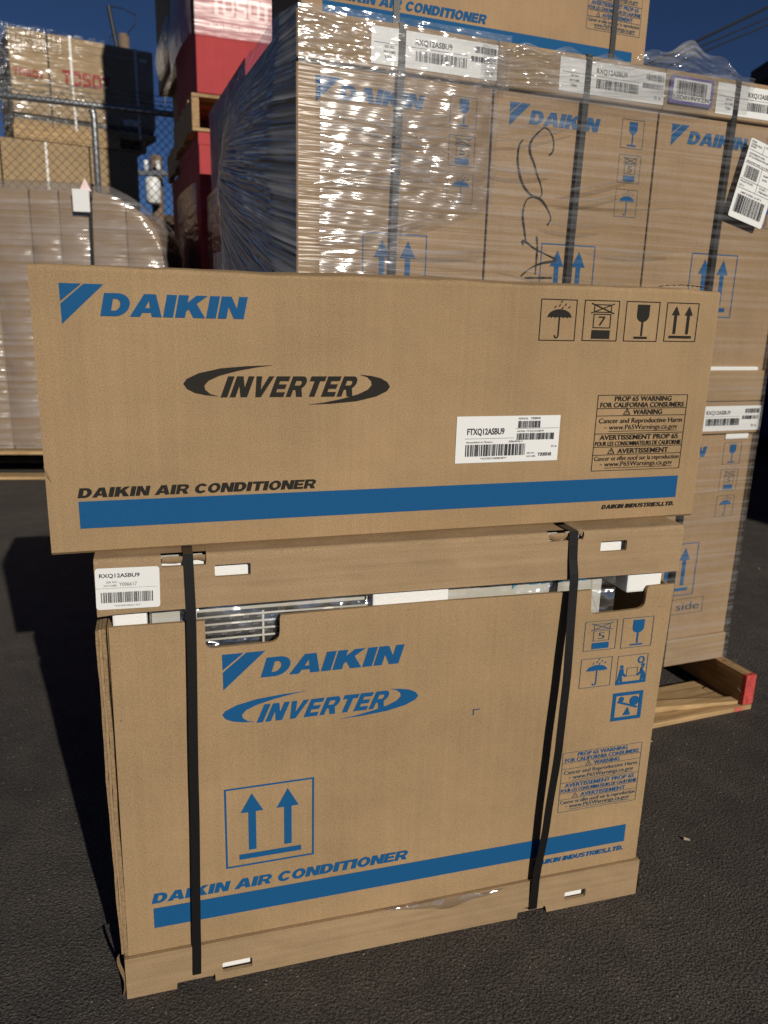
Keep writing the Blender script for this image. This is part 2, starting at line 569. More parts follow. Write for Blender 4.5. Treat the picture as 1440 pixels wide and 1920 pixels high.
G = {}
G['D'] = (1.0, [[(0, 0), (.48, 0)] + arc(.5, .5, .5, .5, -85, 85) + [(.48, 1), (0, 1)], [(.36, .24), (.46, .24)] + arc(.46, .5, .19, .26, -85, 85) + [(.46, .76), (.36, .76)]])
G['A'] = (1.16, [[(0, 0), (.38, 0), (.44, .18), (.76, .18), (.81, 0), (1.18, 0), (.82, 1), (.38, 1)], [(.515, .39), (.69, .39), (.60, .70)]])
G['I'] = (.38, [[(0, 0), (.38, 0), (.38, 1), (0, 1)]])
G['K'] = (1.12, [[(0, 0), (.38, 0), (.38, .28), (.47, .38), (.70, 0), (1.15, 0), (.73, .63), (1.09, 1), (.66, 1), (.38, .68), (.38, 1), (0, 1)]])
G['N'] = (1.0, [[(0, 0), (.34, 0), (.34, .54), (.64, 0), (1.02, 0), (1.02, 1), (.68, 1), (.68, .46), (.38, 1), (0, 1)]])
G['R'] = (1.0, [[(0, 0), (.30, 0), (.30, .34), (.44, .34), (.64, 0), (1.0, 0), (.77, .41)] + arc(.62, .69, .33, .31, -50, 85, 10) + [(.60, 1), (0, 1)], [(.30, .55), (.57, .55)] + arc(.57, .665, .10, .115, -80, 80, 6) + [(.57, .78), (.30, .78)]])
G['C'] = (.98, [arc(.5, .5, .5, .52, 32, 328, 26) + arc(.52, .5, .21, .28, 318, 42, 20)])
G['O'] = (1.02, [arc(.51, .5, .51, .52, 0, 354, 28), arc(.51, .5, .21, .28, 0, 350, 22)])
G['T'] = (.88, [[(.28, 0), (.62, 0), (.62, .76), (.92, .76), (.92, 1), (-.02, 1), (-.02, .76), (.28, .76)]])
G['E'] = (.84, [[(0, 0), (.84, 0), (.84, .23), (.30, .23), (.30, .39), (.77, .39), (.77, .61), (.30, .61), (.30, .77), (.82, .77), (.82, 1), (0, 1)]])
G['U'] = (1.0, [[(0, 1), (0, .42)] + arc(.5, .40, .5, .42, 182, 358, 16) + [(1, .42), (1, 1), (.69, 1), (.69, .40)] + arc(.5, .38, .19, .16, 0, -180, 10) + [(.31, .40), (.31, 1)]])
G['L'] = (.8, [[(0, 0), (.80, 0), (.80, .24), (.31, .24), (.31, 1), (0, 1)]])
G['V'] = (1.06, [[(.37, 0), (.70, 0), (1.06, 1), (.74, 1), (.53, .36), (.33, 1), (0, 1)]])
_s = arc(.47, .725, .34, .165, 20, 180, 9)[:-1] + arc(.47, .68, .34, .16, 180, 262, 5) + arc(.45, .33, .36, .17, 82, 0, 5) + arc(.45, .285, .36, .17, 0, -158, 10)[1:]
_l, _r = stroke_loop(_s, .25)
G['S'] = (.94, [_l + _r[::-1]])
G[','] = (.3, [[(0, -.2), (.12, -.2), (.3, .05), (.3, .24), (0, .24), (0, 0), (.12, 0)]])
G['.'] = (.3, [[(0, 0), (.3, 0), (.3, .24), (0, .24)]])
# squared rounded letters for the other maker's name
def _rr(x0, y0, x1, y1, r):
    return arc(x1 - r, y1 - r, r, r, 0, 90, 5) + arc(x0 + r, y1 - r, r, r, 90, 180, 5) + arc(x0 + r, y0 + r, r, r, 180, 270, 5) + arc(x1 - r, y0 + r, r, r, 270, 360, 5)
Q = {'T': G['T'],
     'O': (1.1, [_rr(0, 0, 1.1, 1, .22), _rr(.26, .24, .84, .76, .10)]),
     'S': (1.0, [[(0, 0), (.82, 0), (1.0, .16), (1.0, .46), (.84, .61), (.28, .61), (.28, .77), (1.0, .77), (1.0, 1), (.16, 1), (0, .86), (0, .54), (.14, .40), (.72, .40), (.72, .23), (0, .23)]])}

_font = {}
def font_mesh(txt, bold=0.0):
    k = (txt, bold)
    if k in _font:
        return _font[k]
    cu = bpy.data.curves.new('tmp', 'FONT')
    cu.body = txt
    cu.offset = bold
    cu.resolution_u = 3
    ob = bpy.data.objects.new('tmp', cu)
    COL.objects.link(ob)
    bpy.context.view_layer.update()
    me = bpy.data.meshes.new_from_object(ob.evaluated_get(bpy.context.evaluated_depsgraph_get()))
    vs = [(v.co.x, v.co.y) for v in me.vertices]
    fs = [tuple(p.vertices) for p in me.polygons]
    bpy.data.objects.remove(ob); bpy.data.curves.remove(cu); bpy.data.meshes.remove(me)
    x0 = min(v[0] for v in vs); x1 = max(v[0] for v in vs)
    _font[k] = ([(x - x0, y) for x, y in vs], fs, x1 - x0)
    return _font[k]
CAPH = max(v[1] for v in font_mesh('H')[0])

class Ink:
    def __init__(s):
        s.v = []; s.f = []; s.k = 0
    def raw(s, vs, fs):
        k = len(s.v); d = s.k * 1.2e-5; s.k = (s.k + 1) % 24
        s.v += [(x, -d, z) for x, z in vs]
        s.f += [tuple(k + i for i in f) for f in fs]
    def poly(s, *loops):
        flat = [p for lp in loops for p in lp]
        tri = tessellate_polygon([[Vector((x, z, 0)) for x, z in lp] for lp in loops])
        fs = []
        for a, b, c in tri:
            ar = (flat[b][0] - flat[a][0]) * (flat[c][1] - flat[a][1]) - (flat[c][0] - flat[a][0]) * (flat[b][1] - flat[a][1])
            fs.append((a, b, c) if ar > 0 else (c, b, a))
        s.raw(flat, fs)
    def rect(s, x0, z0, x1, z1):
        s.raw([(x0, z0), (x1, z0), (x1, z1), (x0, z1)], [(0, 1, 2, 3)])
    def frame(s, x0, z0, x1, z1, t):
        s.rect(x0, z0, x1, z0 + t); s.rect(x0, z1 - t, x1, z1)
        s.rect(x0, z0 + t, x0 + t, z1 - t); s.rect(x1 - t, z0 + t, x1, z1 - t)
    def line(s, pts, w):
        L, Rr = stroke_loop(pts, w)
        n = len(pts)
        s.raw(L + Rr, [(i, n + i, n + i + 1, i + 1) for i in range(n - 1)])
    def circle(s, x, z, rx, rz=None, n=24):
        s.poly(arc(x, z, rx, rz or rx, 0, 360 - 360 / n, n - 1))
    def glyphs(s, txt, x, z, wd, h, shear=.22, gap=.07, space=.40, table=G):
        tot = 0
        for i, ch in enumerate(txt):
            tot += space if ch == ' ' else table[ch][0] + (gap if i < len(txt) - 1 else 0)
        sx = (wd - shear * h) / tot
        c = 0
        for ch in txt:
            if ch == ' ':
                c += space; continue
            gw, loops = table[ch]
            s.poly(*[[(x + (c + px) * sx + shear * pz * h, z + pz * h) for px, pz in lp] for lp in loops])
            c += gw + gap
    def text(s, txt, x, z, wd, h, bold=0.0, align='L'):
        vs, fs, tw = font_mesh(txt, bold)
        sx = wd / tw if wd else h / CAPH
        if align == 'C':
            x -= wd / 2
        elif align == 'R':
            x -= wd
        s.raw([(x + vx * sx, z + vz * h / CAPH) for vx, vz in vs], fs)
    def bars(s, x0, z0, x1, z1, seed=1, n=40):
        rnd = random.Random(seed)
        ws = [rnd.choice((1, 1, 2, 3)) for _ in range(n * 2)]
        t = sum(ws); c = 0
        for i, q in enumerate(ws):
            if i % 2 == 0:
                s.rect(x0 + (x1 - x0) * c / t, z0, x0 + (x1 - x0) * (c + q) / t, z1)
            c += q
    def build(s, name, parent, m, y=-.0007, ox=0, oz=0, rot=0, label=None):
        c, sn = math.cos(rot), math.sin(rot)
        me = bpy.data.meshes.new(name)
        me.from_pydata([(ox + x * c - z * sn, y + yy, oz + x * sn + z * c) for x, yy, z in s.v], [], s.f)
        me.materials.append(m)
        o = bpy.data.objects.new(name, me)
        COL.objects.link(o); o.parent = parent
        if label:
            o['label'] = label
        return o

def logo_triangle(i, x, z, wd, h):
    # x,z = top left; two pieces parted by a slit
    p = lambda u, v: (x + u * wd, z - v * h)
    i.poly([p(0, 0), p(.50, 0), p(.005, .44)])
    i.poly([p(.555, 0), p(1, 0), p(.01, 1), p(.008, .50)])

def swoosh(i, cx, cz, wd, h):
    """two tapering crescents round the word, overall box centred cx,cz"""
    L = lambda u, v: (cx + u * wd / 2, cz + v * h / 2)
    o1 = [(-.16, 1.0), (-.40, .96), (-.66, .84), (-.86, .60), (-.97, .32), (-1.0, .10), (-.97, -.16), (-.90, -.36), (-.80, -.48), (-.68, -.54)]
    n1 = [(-.76, -.42), (-.805, -.20), (-.81, .0), (-.77, .24), (-.67, .48), (-.50, .72), (-.32, .90)]
    i.poly([L(*p) for p in o1 + n1])
    i.poly([L(-p[0], -p[1]) for p in o1 + n1])

def icon(i, kind, x0, z0, x1, z1, t, num='5', thin=None):
    th = thin or i
    wd, h = x1 - x0, z1 - z0
    p = lambda u, v: (x0 + u * wd, z0 + v * h)
    ps = lambda l: [p(*q) for q in l]
    if kind == 'seesaw':
        i.frame(x0, z0, x1, z1, wd * .11)
    elif kind == 'carry':
        th.frame(x0, z0, x1, z1, t); i.rect(x0, z0 + t * .3, x1, z0 + .10 * h)
    else:
        th.frame(x0, z0, x1, z1, t)
    if kind == 'umbrella':
        top = arc(.53, .56, .33, .20, 180, 0, 16)
        sc = []
        for k in range(6):
            u0 = .86 - k * .11
            sc += arc(u0 - .055, .545, .055, .03, 0, 180, 4)[1:]
        i.poly(ps(top + sc))
        i.line(ps([(.53, .56), (.53, .14), (.515, .09), (.48, .075), (.44, .09), (.425, .14)]), wd * .035)
        for u, v in ((.40, .82), (.52, .86), (.60, .80), (.68, .88), (.78, .82), (.57, .95)):
            i.poly(ps([(u - .03, v - .035), (u + .005, v - .03), (u + .03, v + .035), (u - .015, v + .005)]))
    elif kind == 'glass':
        i.poly(ps([(.34, .92), (.70, .92), (.70, .66)] + arc(.52, .66, .18, .17, 0, -180, 12)[1:-1] + [(.34, .66)]))
        i.rect(*p(.495, .14), *p(.545, .52)); i.rect(*p(.30, .07), *p(.70, .125))
    elif kind == 'arrows':
        for u in (.30, .70):
            i.poly(ps([(u - .125, .68), (u + .125, .68), (u, .91)]))
            i.rect(*p(u - .042, .20), *p(u + .042, .68))
        i.rect(*p(.15, .09), *p(.85, .155))
    elif kind == 'stack':
        th.frame(*p(.28, .70), *p(.78, .90), t)
        th.line(ps([(.20, .92), (.86, .68)]), t * 1.3); th.line(ps([(.20, .68), (.86, .92)]), t * 1.3)
        th.frame(*p(.28, .32), *p(.78, .67), t)
        th.text(num, *p(.53, .385), wd * .20, h * .22, 0, 'C')
        i.rect(*p(.26, .06), *p(.78, .27))
    elif kind == 'carry':
        a = arc(.78, .80, .115, .125, 0, 350, 20); b2 = arc(.78, .80, .065, .075, 0, 350, 20)
        i.poly(ps(a), ps(b2))
        th.frame(*p(.33, .27), *p(.70, .56), t)
        for sx, u in ((1, .16), (-1, .86)):
            i.circle(*p(u, .62), wd * .055, h * .06)
            i.poly(ps([(u - .06, .55), (u + .06, .56), (u + sx * .08, .40), (u + sx * .17, .30), (u + sx * .15, .25), (u + sx * .03, .33), (u + sx * .06, .08), (u - sx * .02, .08), (u - sx * .02, .22), (u - sx * .07, .08), (u - sx * .14, .08), (u - sx * .09, .34)]))
    elif kind == 'seesaw':
        i.poly(ps([(.38, .17), (.64, .17), (.53, .46)]))
        i.poly(ps([(.16, .645), (.19, .71), (.86, .45), (.83, .385)]))
        i.circle(*p(.29, .755), wd * .085); i.circle(*p(.73, .66), wd * .155)

def warn_panel(i, th, x0, z0, x1, z1, t):
    wd, h = x1 - x0, z1 - z0
    Z = lambda f: z1 - f * h
    th.frame(x0, z0, x1, z1, t)
    for f in (.175, .27, .505, .68, .785):
        th.rect(x0 + t, Z(f) - t / 2, x1 - t, Z(f) + t / 2)
    cx = (x0 + x1) / 2
    i.text('PROP 65 WARNING', cx, Z(.080), wd * .63, h * .060, .02, 'C')
    i.text('FOR CALIFORNIA CONSUMERS', cx, Z(.160), wd * .93, h * .060, .02, 'C')
    i.text('WARNING', x0 + wd * .40, Z(.255), wd * .325, h * .062, .02)
    i.text('AVERTISSEMENT PROP 65', cx, Z(.585), wd * .88, h * .062, .02, 'C')
    i.text('POUR LES CONSOMMATEURS DE CALIFORNIE', cx, Z(.665), wd * .965, h * .056, .014, 'C')
    i.text('AVERTISSEMENT', x0 + wd * .27, Z(.768), wd * .575, h * .062, .02)
    for tx, f in ((.33, .255), (.20, .768)):
        a = (x0 + wd * (tx - .035), Z(f)); b = (x0 + wd * (tx + .035), Z(f)); c = (x0 + wd * tx, Z(f - .075))
        for q in ((a, b), (b, c), (c, a)):
            th.line(q, t)
        th.rect(x0 + wd * tx - t * .5, Z(f - .018), x0 + wd * tx + t * .5, Z(f - .045))
    th.text('Cancer and Reproductive Harm', cx, Z(.365), wd * .93, h * .062, .004, 'C')
    th.text('www.P65Warnings.ca.gov', x0 + wd * .15, Z(.452), wd * .77, h * .062, .004)
    th.rect(x0 + wd * .15, Z(.478), x0 + wd * .92, Z(.471)); th.rect(x0 + wd * .10, Z(.430), x0 + wd * .125, Z(.422))
    th.text('Cancer et effet nocif sur la reproduction', cx, Z(.862), wd * .955, h * .058, .004, 'C')
    th.text('www.P65Warnings.ca.gov', x0 + wd * .14, Z(.940), wd * .77, h * .062, .004)
    th.rect(x0 + wd * .14, Z(.966), x0 + wd * .91, Z(.959)); th.rect(x0 + wd * .09, Z(.918), x0 + wd * .115, Z(.910))

def rounded(x0, z0, x1, z1, r, n=4):
    return arc(x1 - r, z1 - r, r, r, 0, 90, n) + arc(x0 + r, z1 - r, r, r, 90, 180, n) + arc(x0 + r, z0 + r, r, r, 180, 270, n) + arc(x1 - r, z0 + r, r, r, 270, 360, n)

def label_sheet(name, parent, wd, h, y, ox, oz, rot=0, r=.002, m=None, label=None):
    b = MB(); b.panel([rounded(0, 0, wd, h, r)], 0, .0004)
    c, sn = math.cos(rot), math.sin(rot)
    b.v = [(ox + x * c - z * sn, y + yy, oz + x * sn + z * c) for x, yy, z in b.v]
    o = b.build(name, m or LABEL, parent)
    if label:
        o['label'] = label
    return o

# ------------------------------------------------------------------ ground
b = MB()
b.grid(8, 8, lambda u, v: (-300 + 600 * u, -300 + 600 * v, 0))
g = b.build('ground', ASPHALT)
g['kind'] = 'structure'

# ------------------------------------------------------------------ front outdoor-unit carton
LY = .2880
LO = empty('shipping_carton', (-.3338, .8545, 0), LY, 'open-topped tan carton with black straps standing on the asphalt, showing a fan unit inside', 'carton')
W, H, D = .80, .6334, .37
T = .005
# tray
b = MB()
def arcn(cx, cz, r, a0, a1): return arc(cx, cz, r, r, a0, a1, 3)
outer = [(0, 0), (.066, 0), (.067, .012), (.084, .013), (.105, .012), (.1185, .012), (.119, 0), (.3, .001), (.585, 0), (.586, .013), (.60, .017), (.634, .012), (.637, 0), (W, 0), (W, .0655), (.62, .0655), (.4, .063), (.2, .0650), (0, .0655)]
hole1 = rounded(.1290, .0125, .1706, .028, .002)
hole2 = rounded(.6670, .0158, .7048, .0302, .002)
b.panel([outer, hole1, hole2], 0, T)
b.box(0, W, D - T, D, 0, .065)
b.box(-.001, T, .0055, D - .0055, 0, .064); b.box(W - T, W + .001, .0055, D - .0055, 0, .064)
b.box(.006, W - .006, .006, D - .006, .004, .009)
tray = b.build('tray', CARD_LID, LO)
# folded corner flaps seen on edge
b = MB()
b.grid(1, 10, lambda u, v: (-.006 + .004 * math.sin(v * 5) + u * .003 - .004 * v * (1 - v), .004 + u * .006, .002 + .066 * v))
b.build('corner_flap', EDGE, LO)
b = MB()
b.grid(1, 10, lambda u, v: (W + .002 + .003 * math.sin(v * 6) + u * .002, .002 + u * .006, .003 + .062 * v))
b.build('corner_flap', EDGE, LO)
for hx in (.1285, .6665):
    box_part('foam_block', FOAM, LO, hx - .01, hx + .055, .0095, .03, .0105, .036, .002)
# body : front panel with hand holes open to the top edge
yb = .006
zt = .5440
def cutcorner(cx, cz, r, a0, a1): return arc(cx, cz, r, r, a0, a1, 5)
front = [(.005, .058), (.40, .0575), (.796, .058)]
front += [(.797, .30), (.8035, .5415), (.7600, .5405)]
front += [(.7575, .5370), (.7565, .5180)] + cutcorner(.7445, .5180, .012, 0, -90) + [(.7140, .5050)] + cutcorner(.6740, .5120, .0075, -90, -180) + [(.6648, .5420)]
front += [(.6238, .5420), (.447, .5440), (.3242, .5440), (.2160, .5430)]
front += [(.2150, .5390), (.2148, .5200)] + cutcorner(.2020, .5190, .0125, 0, -90) + cutcorner(.1295, .5140, .0080, -90, -180) + [(.1212, .5440), (.095, .5442), (.0080, .5450)]
b = MB(); b.panel([front], yb, yb + T)
body = b.build('front_panel', CARD, LO)
b = MB()
b.box(.006, .006 + T, yb + T + .001, D - .012, .0095, .543)
b.build('side_panel', CARD, LO)
b = MB(); b.box(.7965 - T, .7965, yb + T + .001, D - .012, .0095, .541)
b.build('side_panel', CARD, LO)
b = MB(); b.box(.006, .7965, D - .0115, D - .0065, .0095, .543)
b.build('back_panel', CARD, LO)
# corrugated layers at the left corner
for k, (dx, dy, th, zz0, zz1) in enumerate(((-.0072, .010, .0034, .066, .5405), (-.0036, .008, .0032, .070, .5425), (-.0002, .0065, .0046, .062, .5440))):
    b = MB()
    n = 28
    for i in range(n):
        z0 = zz0 + (zz1 - zz0) * i / n; z1 = zz0 + (zz1 - zz0) * (i + 1) / n
        x = lambda z: dx + .0009 * wob(z * 14, 0, k) + .0045 * max(0, (.25 - z) / .25) * (1 if k < 2 else .3)
        a0, a1 = x(z0), x(z1)
        b.quad((a0, dy, z0), (a0 + th, dy, z0), (a1 + th, dy, z1), (a1, dy, z1))
        b.quad((a0, dy, z0), (a1, dy, z1), (a1, dy + .05, z1), (a0, dy + .05, z0))
        b.quad((a0 + th, dy, z0), (a0 + th, dy + .05, z0), (a1 + th, dy + .05, z1), (a1 + th, dy, z1))
    a = x(zz1)
    b.quad((a, dy, zz1), (a + th, dy, zz1), (a + th, dy + .05, zz1), (a, dy + .05, zz1))
    b.build('board_layer', EDGE if k != 1 else CARD_LID, LO)
# lid
b = MB()
zl, zh = .5640, .6334
RB = .006
lo = [(-.003, zl - .002), (.02, zl), (.30, zl + .0012), (.55, zl), (W + .002, zl - .0005), (W + .003, zh - RB)]
lo += [(.640, zh - RB), (.6385, .6215), (.5870, .6205), (.5860, zh - RB)]
lo += [(.1255, zh - RB), (.1245, .6190), (.0735, .6195), (.0725, zh - RB), (-.003, zh - RB)]
lh1 = rounded(.1350, .6025, .1785, .6180, .002); lh2 = rounded(.6680, .6008, .7102, .6166, .002)
b.panel([lo, lh1, lh2], 0, T)
lid = b.build('lid_front', CARD_LID, LO)
b = MB()
def top_strip(xa, xb):
    prof = [(RB - RB * math.cos(a), zh - RB + RB * math.sin(a)) for a in [PI / 2 * i / 5 for i in range(6)]] + [(D * .3, zh), (D * .7, zh), (D + .003, zh)]
    m = max(2, int((xb - xa) / .03))
    b.grid(m, len(prof) - 1, lambda u, v: (xa + (xb - xa) * u, prof[int(round(v * (len(prof) - 1)))][0], prof[int(round(v * (len(prof) - 1)))][1]))
for xa, xb in ((-.003, .0725), (.1255, .586), (.640, W + .003)):
    b = MB(); top_strip(xa, xb); b.build('lid_top', CARD_LID, LO)
for xa, xb in ((.0725, .1255), (.586, .640)):
    b = MB(); b.quad((xa, .012, zh - .0004), (xb, .012, zh - .0004), (xb, D, zh - .0004), (xa, D, zh - .0004)); b.build('lid_top', CARD_LID, LO)
b = MB()
b.box(-.003, .002, .0055, D, zl, zh - .004); b.build('lid_side', CARD_LID, LO)
b = MB(); b.box(W - .002, W + .003, .0055, D, zl, zh - .004); b.build('lid_side', CARD_LID, LO)
b = MB(); b.box(.0025, W - .0025, D - .002, D + .003, zl, zh - .004); b.build('lid_back', CARD_LID, LO)
# folded-in tabs by the straps and foam behind the holes
b = MB()
b.grid(6, 3, lambda u, v: (.0735 + .051 * u, .002 + .004 * v * v + .002 * math.sin(u * 9), zh - .002 - .0085 * v - .002 * math.sin(u * 7) * v))
b.build('folded_tab', CARD_LID, LO)
b = MB()
b.grid(6, 3, lambda u, v: (.588 + .050 * u, .001 + .005 * v * v, zh - .001 - (.009 + .003 * math.sin(u * 5)) * v))
b.build('folded_tab', CARD_LID, LO)
for x0, x1, z0, z1 in ((.125, .19, .595, .626), (.655, .725, .594, .624), (.07, .1240, .612, .6255), (.5835, .6400, .612, .6255)):
    box_part('foam_block', FOAM, LO, x0, x1, .0105, .030, z0, z1, .002)
for x0, x1, y0 in ((.0125, .0530, .014), (.3395, .4470, .0125), (.7270, .7850, .013)):
    box_part('foam_block', FOAM, LO, x0, x1, y0, .11, .5300, .5935, .003)
# fan unit inside
UN = empty('fan_unit', (0, 0, 0), 0, 'cream metal fan unit wrapped in clear plastic inside the open carton', 'air conditioner')
UN.location = LO.location; UN.rotation_euler = (0, 0, LY)
b = MB(); b.box(.055, .700, .034, .30, .03, .5920)
b.build('casing', WHITEMETAL, UN, bevel=.006)
b = MB(); b.box(.114, .335, .0300, .0335, .09, .5445)
b.build('opening_shade_plate', OPENSHADE, UN)  # flat plate on the casing, the opening's shade put into its colour
for k in range(9):
    b = MB(); b.quad((.10 + .018 * k, .0292, .500), (.106 + .018 * k, .0292, .500), (.128 + .018 * k, .0292, .542), (.120 + .018 * k, .0292, .542))
    b.build('fan_blade', SILVER, UN)
for k in range(4):
    b = MB(); z = .5105 + k * .0102
    b.tube([(.108, .0245, z - .001), (.16, .0235, z), (.21, .024, z), (.335, .0245, z - .001)], .0016, 8)
    b.build('grille_bar', WHITEMETAL, UN, smooth=True)
for x in (.1960, .30):
    b = MB(); b.tube([(x, .0262, .45), (x, .0262, .5440)], .0018, 8); b.build('grille_upright', WHITEMETAL, UN, smooth=True)
b = MB(); b.box(.058, .108, .0285, .0335, .535, .588); b.build('corner_plate', WHITEMETAL, UN, bevel=.001)
b = MB(); b.box(.335, .500, .0285, .0335, .535, .588)
b.build('corner_plate', WHITEMETAL, UN, bevel=.001)
b = MB()
for x in (.0805, .483):
    b = MB(); b.tube([(x, .0265, .5555), (x, .0282, .5555)], [.0042, .0050], 12); b.build('screw', GALV, UN)
i = Ink(); logo_triangle(i, .552, .5685, .030, .026); i.glyphs('DAIKIN', .580, .5470, .095, .0165)
i.build('maker_print', UN, CYAN, y=.0325)
b = MB()
def bagf(u, v):
    x = .056 + .655 * u
    return (x, .0165 + .0035 * wob(x * 22, v * 3) + .006 * v, .40 + .20 * v)
b.grid(90, 20, bagf)
b.build('plastic_bag', FILM_BAG, UN, smooth=True)
b = MB()
b.grid(20, 20, lambda u, v: (.700 + .02 * math.sin(v * 6 + u * 3) + .03 * u, .03 + .12 * u, .38 + .21 * v))
b.build('plastic_bag', FILM_BAG, UN, smooth=True)

# printed marks on the body
TH = .0013
i = Ink(); logo_triangle(i, .1410, .4963, .0550, .0498); i.glyphs('DAIKIN', .1893, .4590, .1942, .0275, shear=.30)
i.build('maker_print', LO, BLUE, y=yb - .0007)
i = Ink(); swoosh(i, .2729, .4091, .2675, .0478); i.glyphs('INVERTER', .1830, .3945, .1850, .0257, shear=.42, gap=.14)
i.build('inverter_print', LO, BLUE, y=yb - .0007)
i = Ink(); i.rect(.4905, .3655, .4922, .3748); i.rect(.4922, .3731, .5011, .3748)
i.build('corner_mark', LO, BLUET, y=yb - .0007)
for kind, x0, z0, x1, z1 in (('stack', .6595, .4462, .7133, .4932), ('glass', .7222, .4450, .7750, .4932), ('umbrella', .6586, .3865, .7112, .4342), ('carry', .7206, .3850, .7728, .4330), ('seesaw', .7193, .3245, .7715, .3718)):
    i = Ink(); th = Ink()
    icon(i, kind, x0, z0, x1, z1, .0009, '5', th)
    i.build('handling_symbol', LO, BLUE, y=yb - .0008)
    if th.v:
        th.build('symbol_outline', LO, BLUET, y=yb - .0006)
i = Ink(); th = Ink()
warn_panel(i, th, .6432, .1770, .7814, .2810, .0007)
i.build('warning_heading', LO, BLUE, y=yb - .0008); th.build('warning_print', LO, BLUET, y=yb - .0006)
i = Ink(); icon(i, 'arrows', .1384, .1776, .2602, .3015, .0026)
i.build('handling_symbol', LO, BLUE, y=yb - .0007)
i = Ink(); i.glyphs('DAIKIN AIR CONDITIONER', .0389, .1422, .3638, .0155, shear=.25)
i.build('product_print', LO, BLUE, y=yb - .0007)
i = Ink(); i.rect(.0407, .1030, .7695, .1345)
i.build('stripe', LO, BLUE, y=yb - .0007)
i = Ink(); i.glyphs('DAIKIN INDUSTRIES,LTD.', .6087, .0874, .1620, .0082, shear=.25)
i.build('company_print', LO, BLUE, y=yb - .0007)
# lid label
ls = label_sheet('serial_label', LO, .0725, .0515, -.0009, -.0032, .5715, -.02, .0035, label='white serial label with barcode on the lid corner')
i = Ink()
i.text('RXQ12ASBU9', .0045, .0400, .0455, .0046, .022)
i.rect(.0, .0265, .0695, .02675); i.bars(.0055, .0085, .0655, .0215, 3, 46)
i.build('label_print', ls, LABELINK, y=-.0014, ox=-.0032, oz=.5715, rot=-.02)
i = Ink()
i.text('SER NO.', .012, .0330, .0130, .0024); i.text('NO FABR.', .0095, .0287, .0150, .0024); i.text('Y006617', .0265, .0290, .0200, .0044); i.text('*432200Y006617U*', .020, .0035, .0300, .0020)
i.build('label_print', ls, GREYINK, y=-.0014, ox=-.0032, oz=.5715, rot=-.02)

# straps
def strap(parent, pts, wd, m=STRAP, tw=None, name='strap'):
    """ribbon along pts (x,y,z) ; tw = twist angle per point about its run"""
    b = MB()
    n = len(pts); th = .0011
    L = []
    for k, (x, y, z) in enumerate(pts):
        a = (tw[k] if tw else 0)
        ww = wd[k] if isinstance(wd, (list, tuple)) else wd
        dx, dy = ww / 2 * math.cos(a), ww / 2 * math.sin(a)
        ny, nx = -math.cos(a) * th, math.sin(a) * th
        L.append([(x - dx, y - dy, z), (x + dx, y + dy, z), (x + dx - nx, y + dy - ny, z), (x - dx - nx, y - dy - ny, z)])
    for k in range(n - 1):
        A, B = L[k], L[k + 1]
        for q in range(4):
            r2 = (q + 1) % 4
            b.quad(A[q], A[r2], B[r2], B[q])
    return b.build(name, m, parent)
def lerp_pts(keys, n=40):
    out = []
    for k in range(n + 1):
        t = k / n
        z = keys[0][2] + (keys[-1][2] - keys[0][2]) * t
        for a, c in zip(keys, keys[1:]):
            if (a[2] >= z >= c[2]):
                f = (a[2] - z) / (a[2] - c[2]) if a[2] != c[2] else 0
                f = f * f * (3 - 2 * f) * .5 + f * .5
                out.append(tuple(a[q] + (c[q] - a[q]) * f for q in range(2)) + (z,) + tuple(a[q] + (c[q] - a[q]) * f for q in range(3, len(a))))
                break
    return out
k1 = [(.1040, -.0020, .6350), (.1045, -.0022, .60), (.1050, -.0026, .5640), (.1000, -.0030, .30), (.0950, -.0026, .065), (.0935, -.0024, .0112)]
strap(LO, [(.1040, .20, .6350), (.1040, .03, .6350), (.1040, .002, .6349)] + lerp_pts(k1, 50) + [(.0935, .003, .0095), (.0935, .06, .0090)], .0118)
k2 = [(.6225, -.0020, .6350, .0), (.6240, -.003, .60, .05), (.6275, -.006, .5640, .05), (.6245, -.016, .42, .10), (.6205, -.019, .31, .12), (.6150, -.014, .18, .15), (.6105, -.005, .065, .15), (.6110, -.0024, .0130, .0)]
q2 = lerp_pts(k2, 60)
strap(LO, [(.6225, .20, .6350), (.6225, .03, .6350), (.6225, .003, .6349)] + [q[:3] for q in q2] + [(.6110, .003, .0108), (.6110, .06, .0100)], .0135, tw=[0, 0, 0] + [q[3] for q in q2] + [0, 0])
# scrap of plastic showing at the tray seam
b = MB()
b.grid(24, 3, lambda u, v: (.365 + .195 * u, -.0012 - .0035 * math.sin(PI * v) * (.6 + .4 * math.sin(u * 17)), .0665 - .0145 * v * math.sin(PI * u) ** .7 * (1 - .25 * math.sin(u * 9)) - .004 * u + .001 * math.sin(u * 21)))
b.build('plastic_scrap', FILM_BAG, LO, smooth=True)

# ------------------------------------------------------------------ indoor-unit carton on top
UY = .3083
UO = empty('long_carton', (-.3899, .8659, .6334), UY, 'long tan carton with blue stripe lying across the strapped carton in front', 'carton')
W2, H2, D2 = .8995, .3285, .335
b = MB()
def xs(u):
    """cross-section at x fraction u -> list of (y,z)"""
    rad = .0055
    bul = .0085 * (math.sin(PI * min(1, max(0, u))) ** .35) * (.8 + .2 * math.sin(u * 5 - 1))
    edge = .0020 * wob(u * 7)
    p = [(rad * .6, 0), (0, rad * .6)]
    for k in range(1, 12):
        p.append((0, H2 * k / 12))
    for k in range(6):
        a = PI / 2 * k / 5
        p.append((rad - rad * math.cos(a), H2 - rad + rad * math.sin(a) + edge * k / 5))
    for k in range(1, 10):
        t = k / 10
        p.append((rad + (D2 - 2 * rad) * t, H2 + edge * (1 - t) + bul * math.sin(PI * t) ** .55))
    p += [(D2 - rad, H2), (D2, H2 - rad), (D2, rad), (D2 - rad, 0)]
    return p
NX = 48
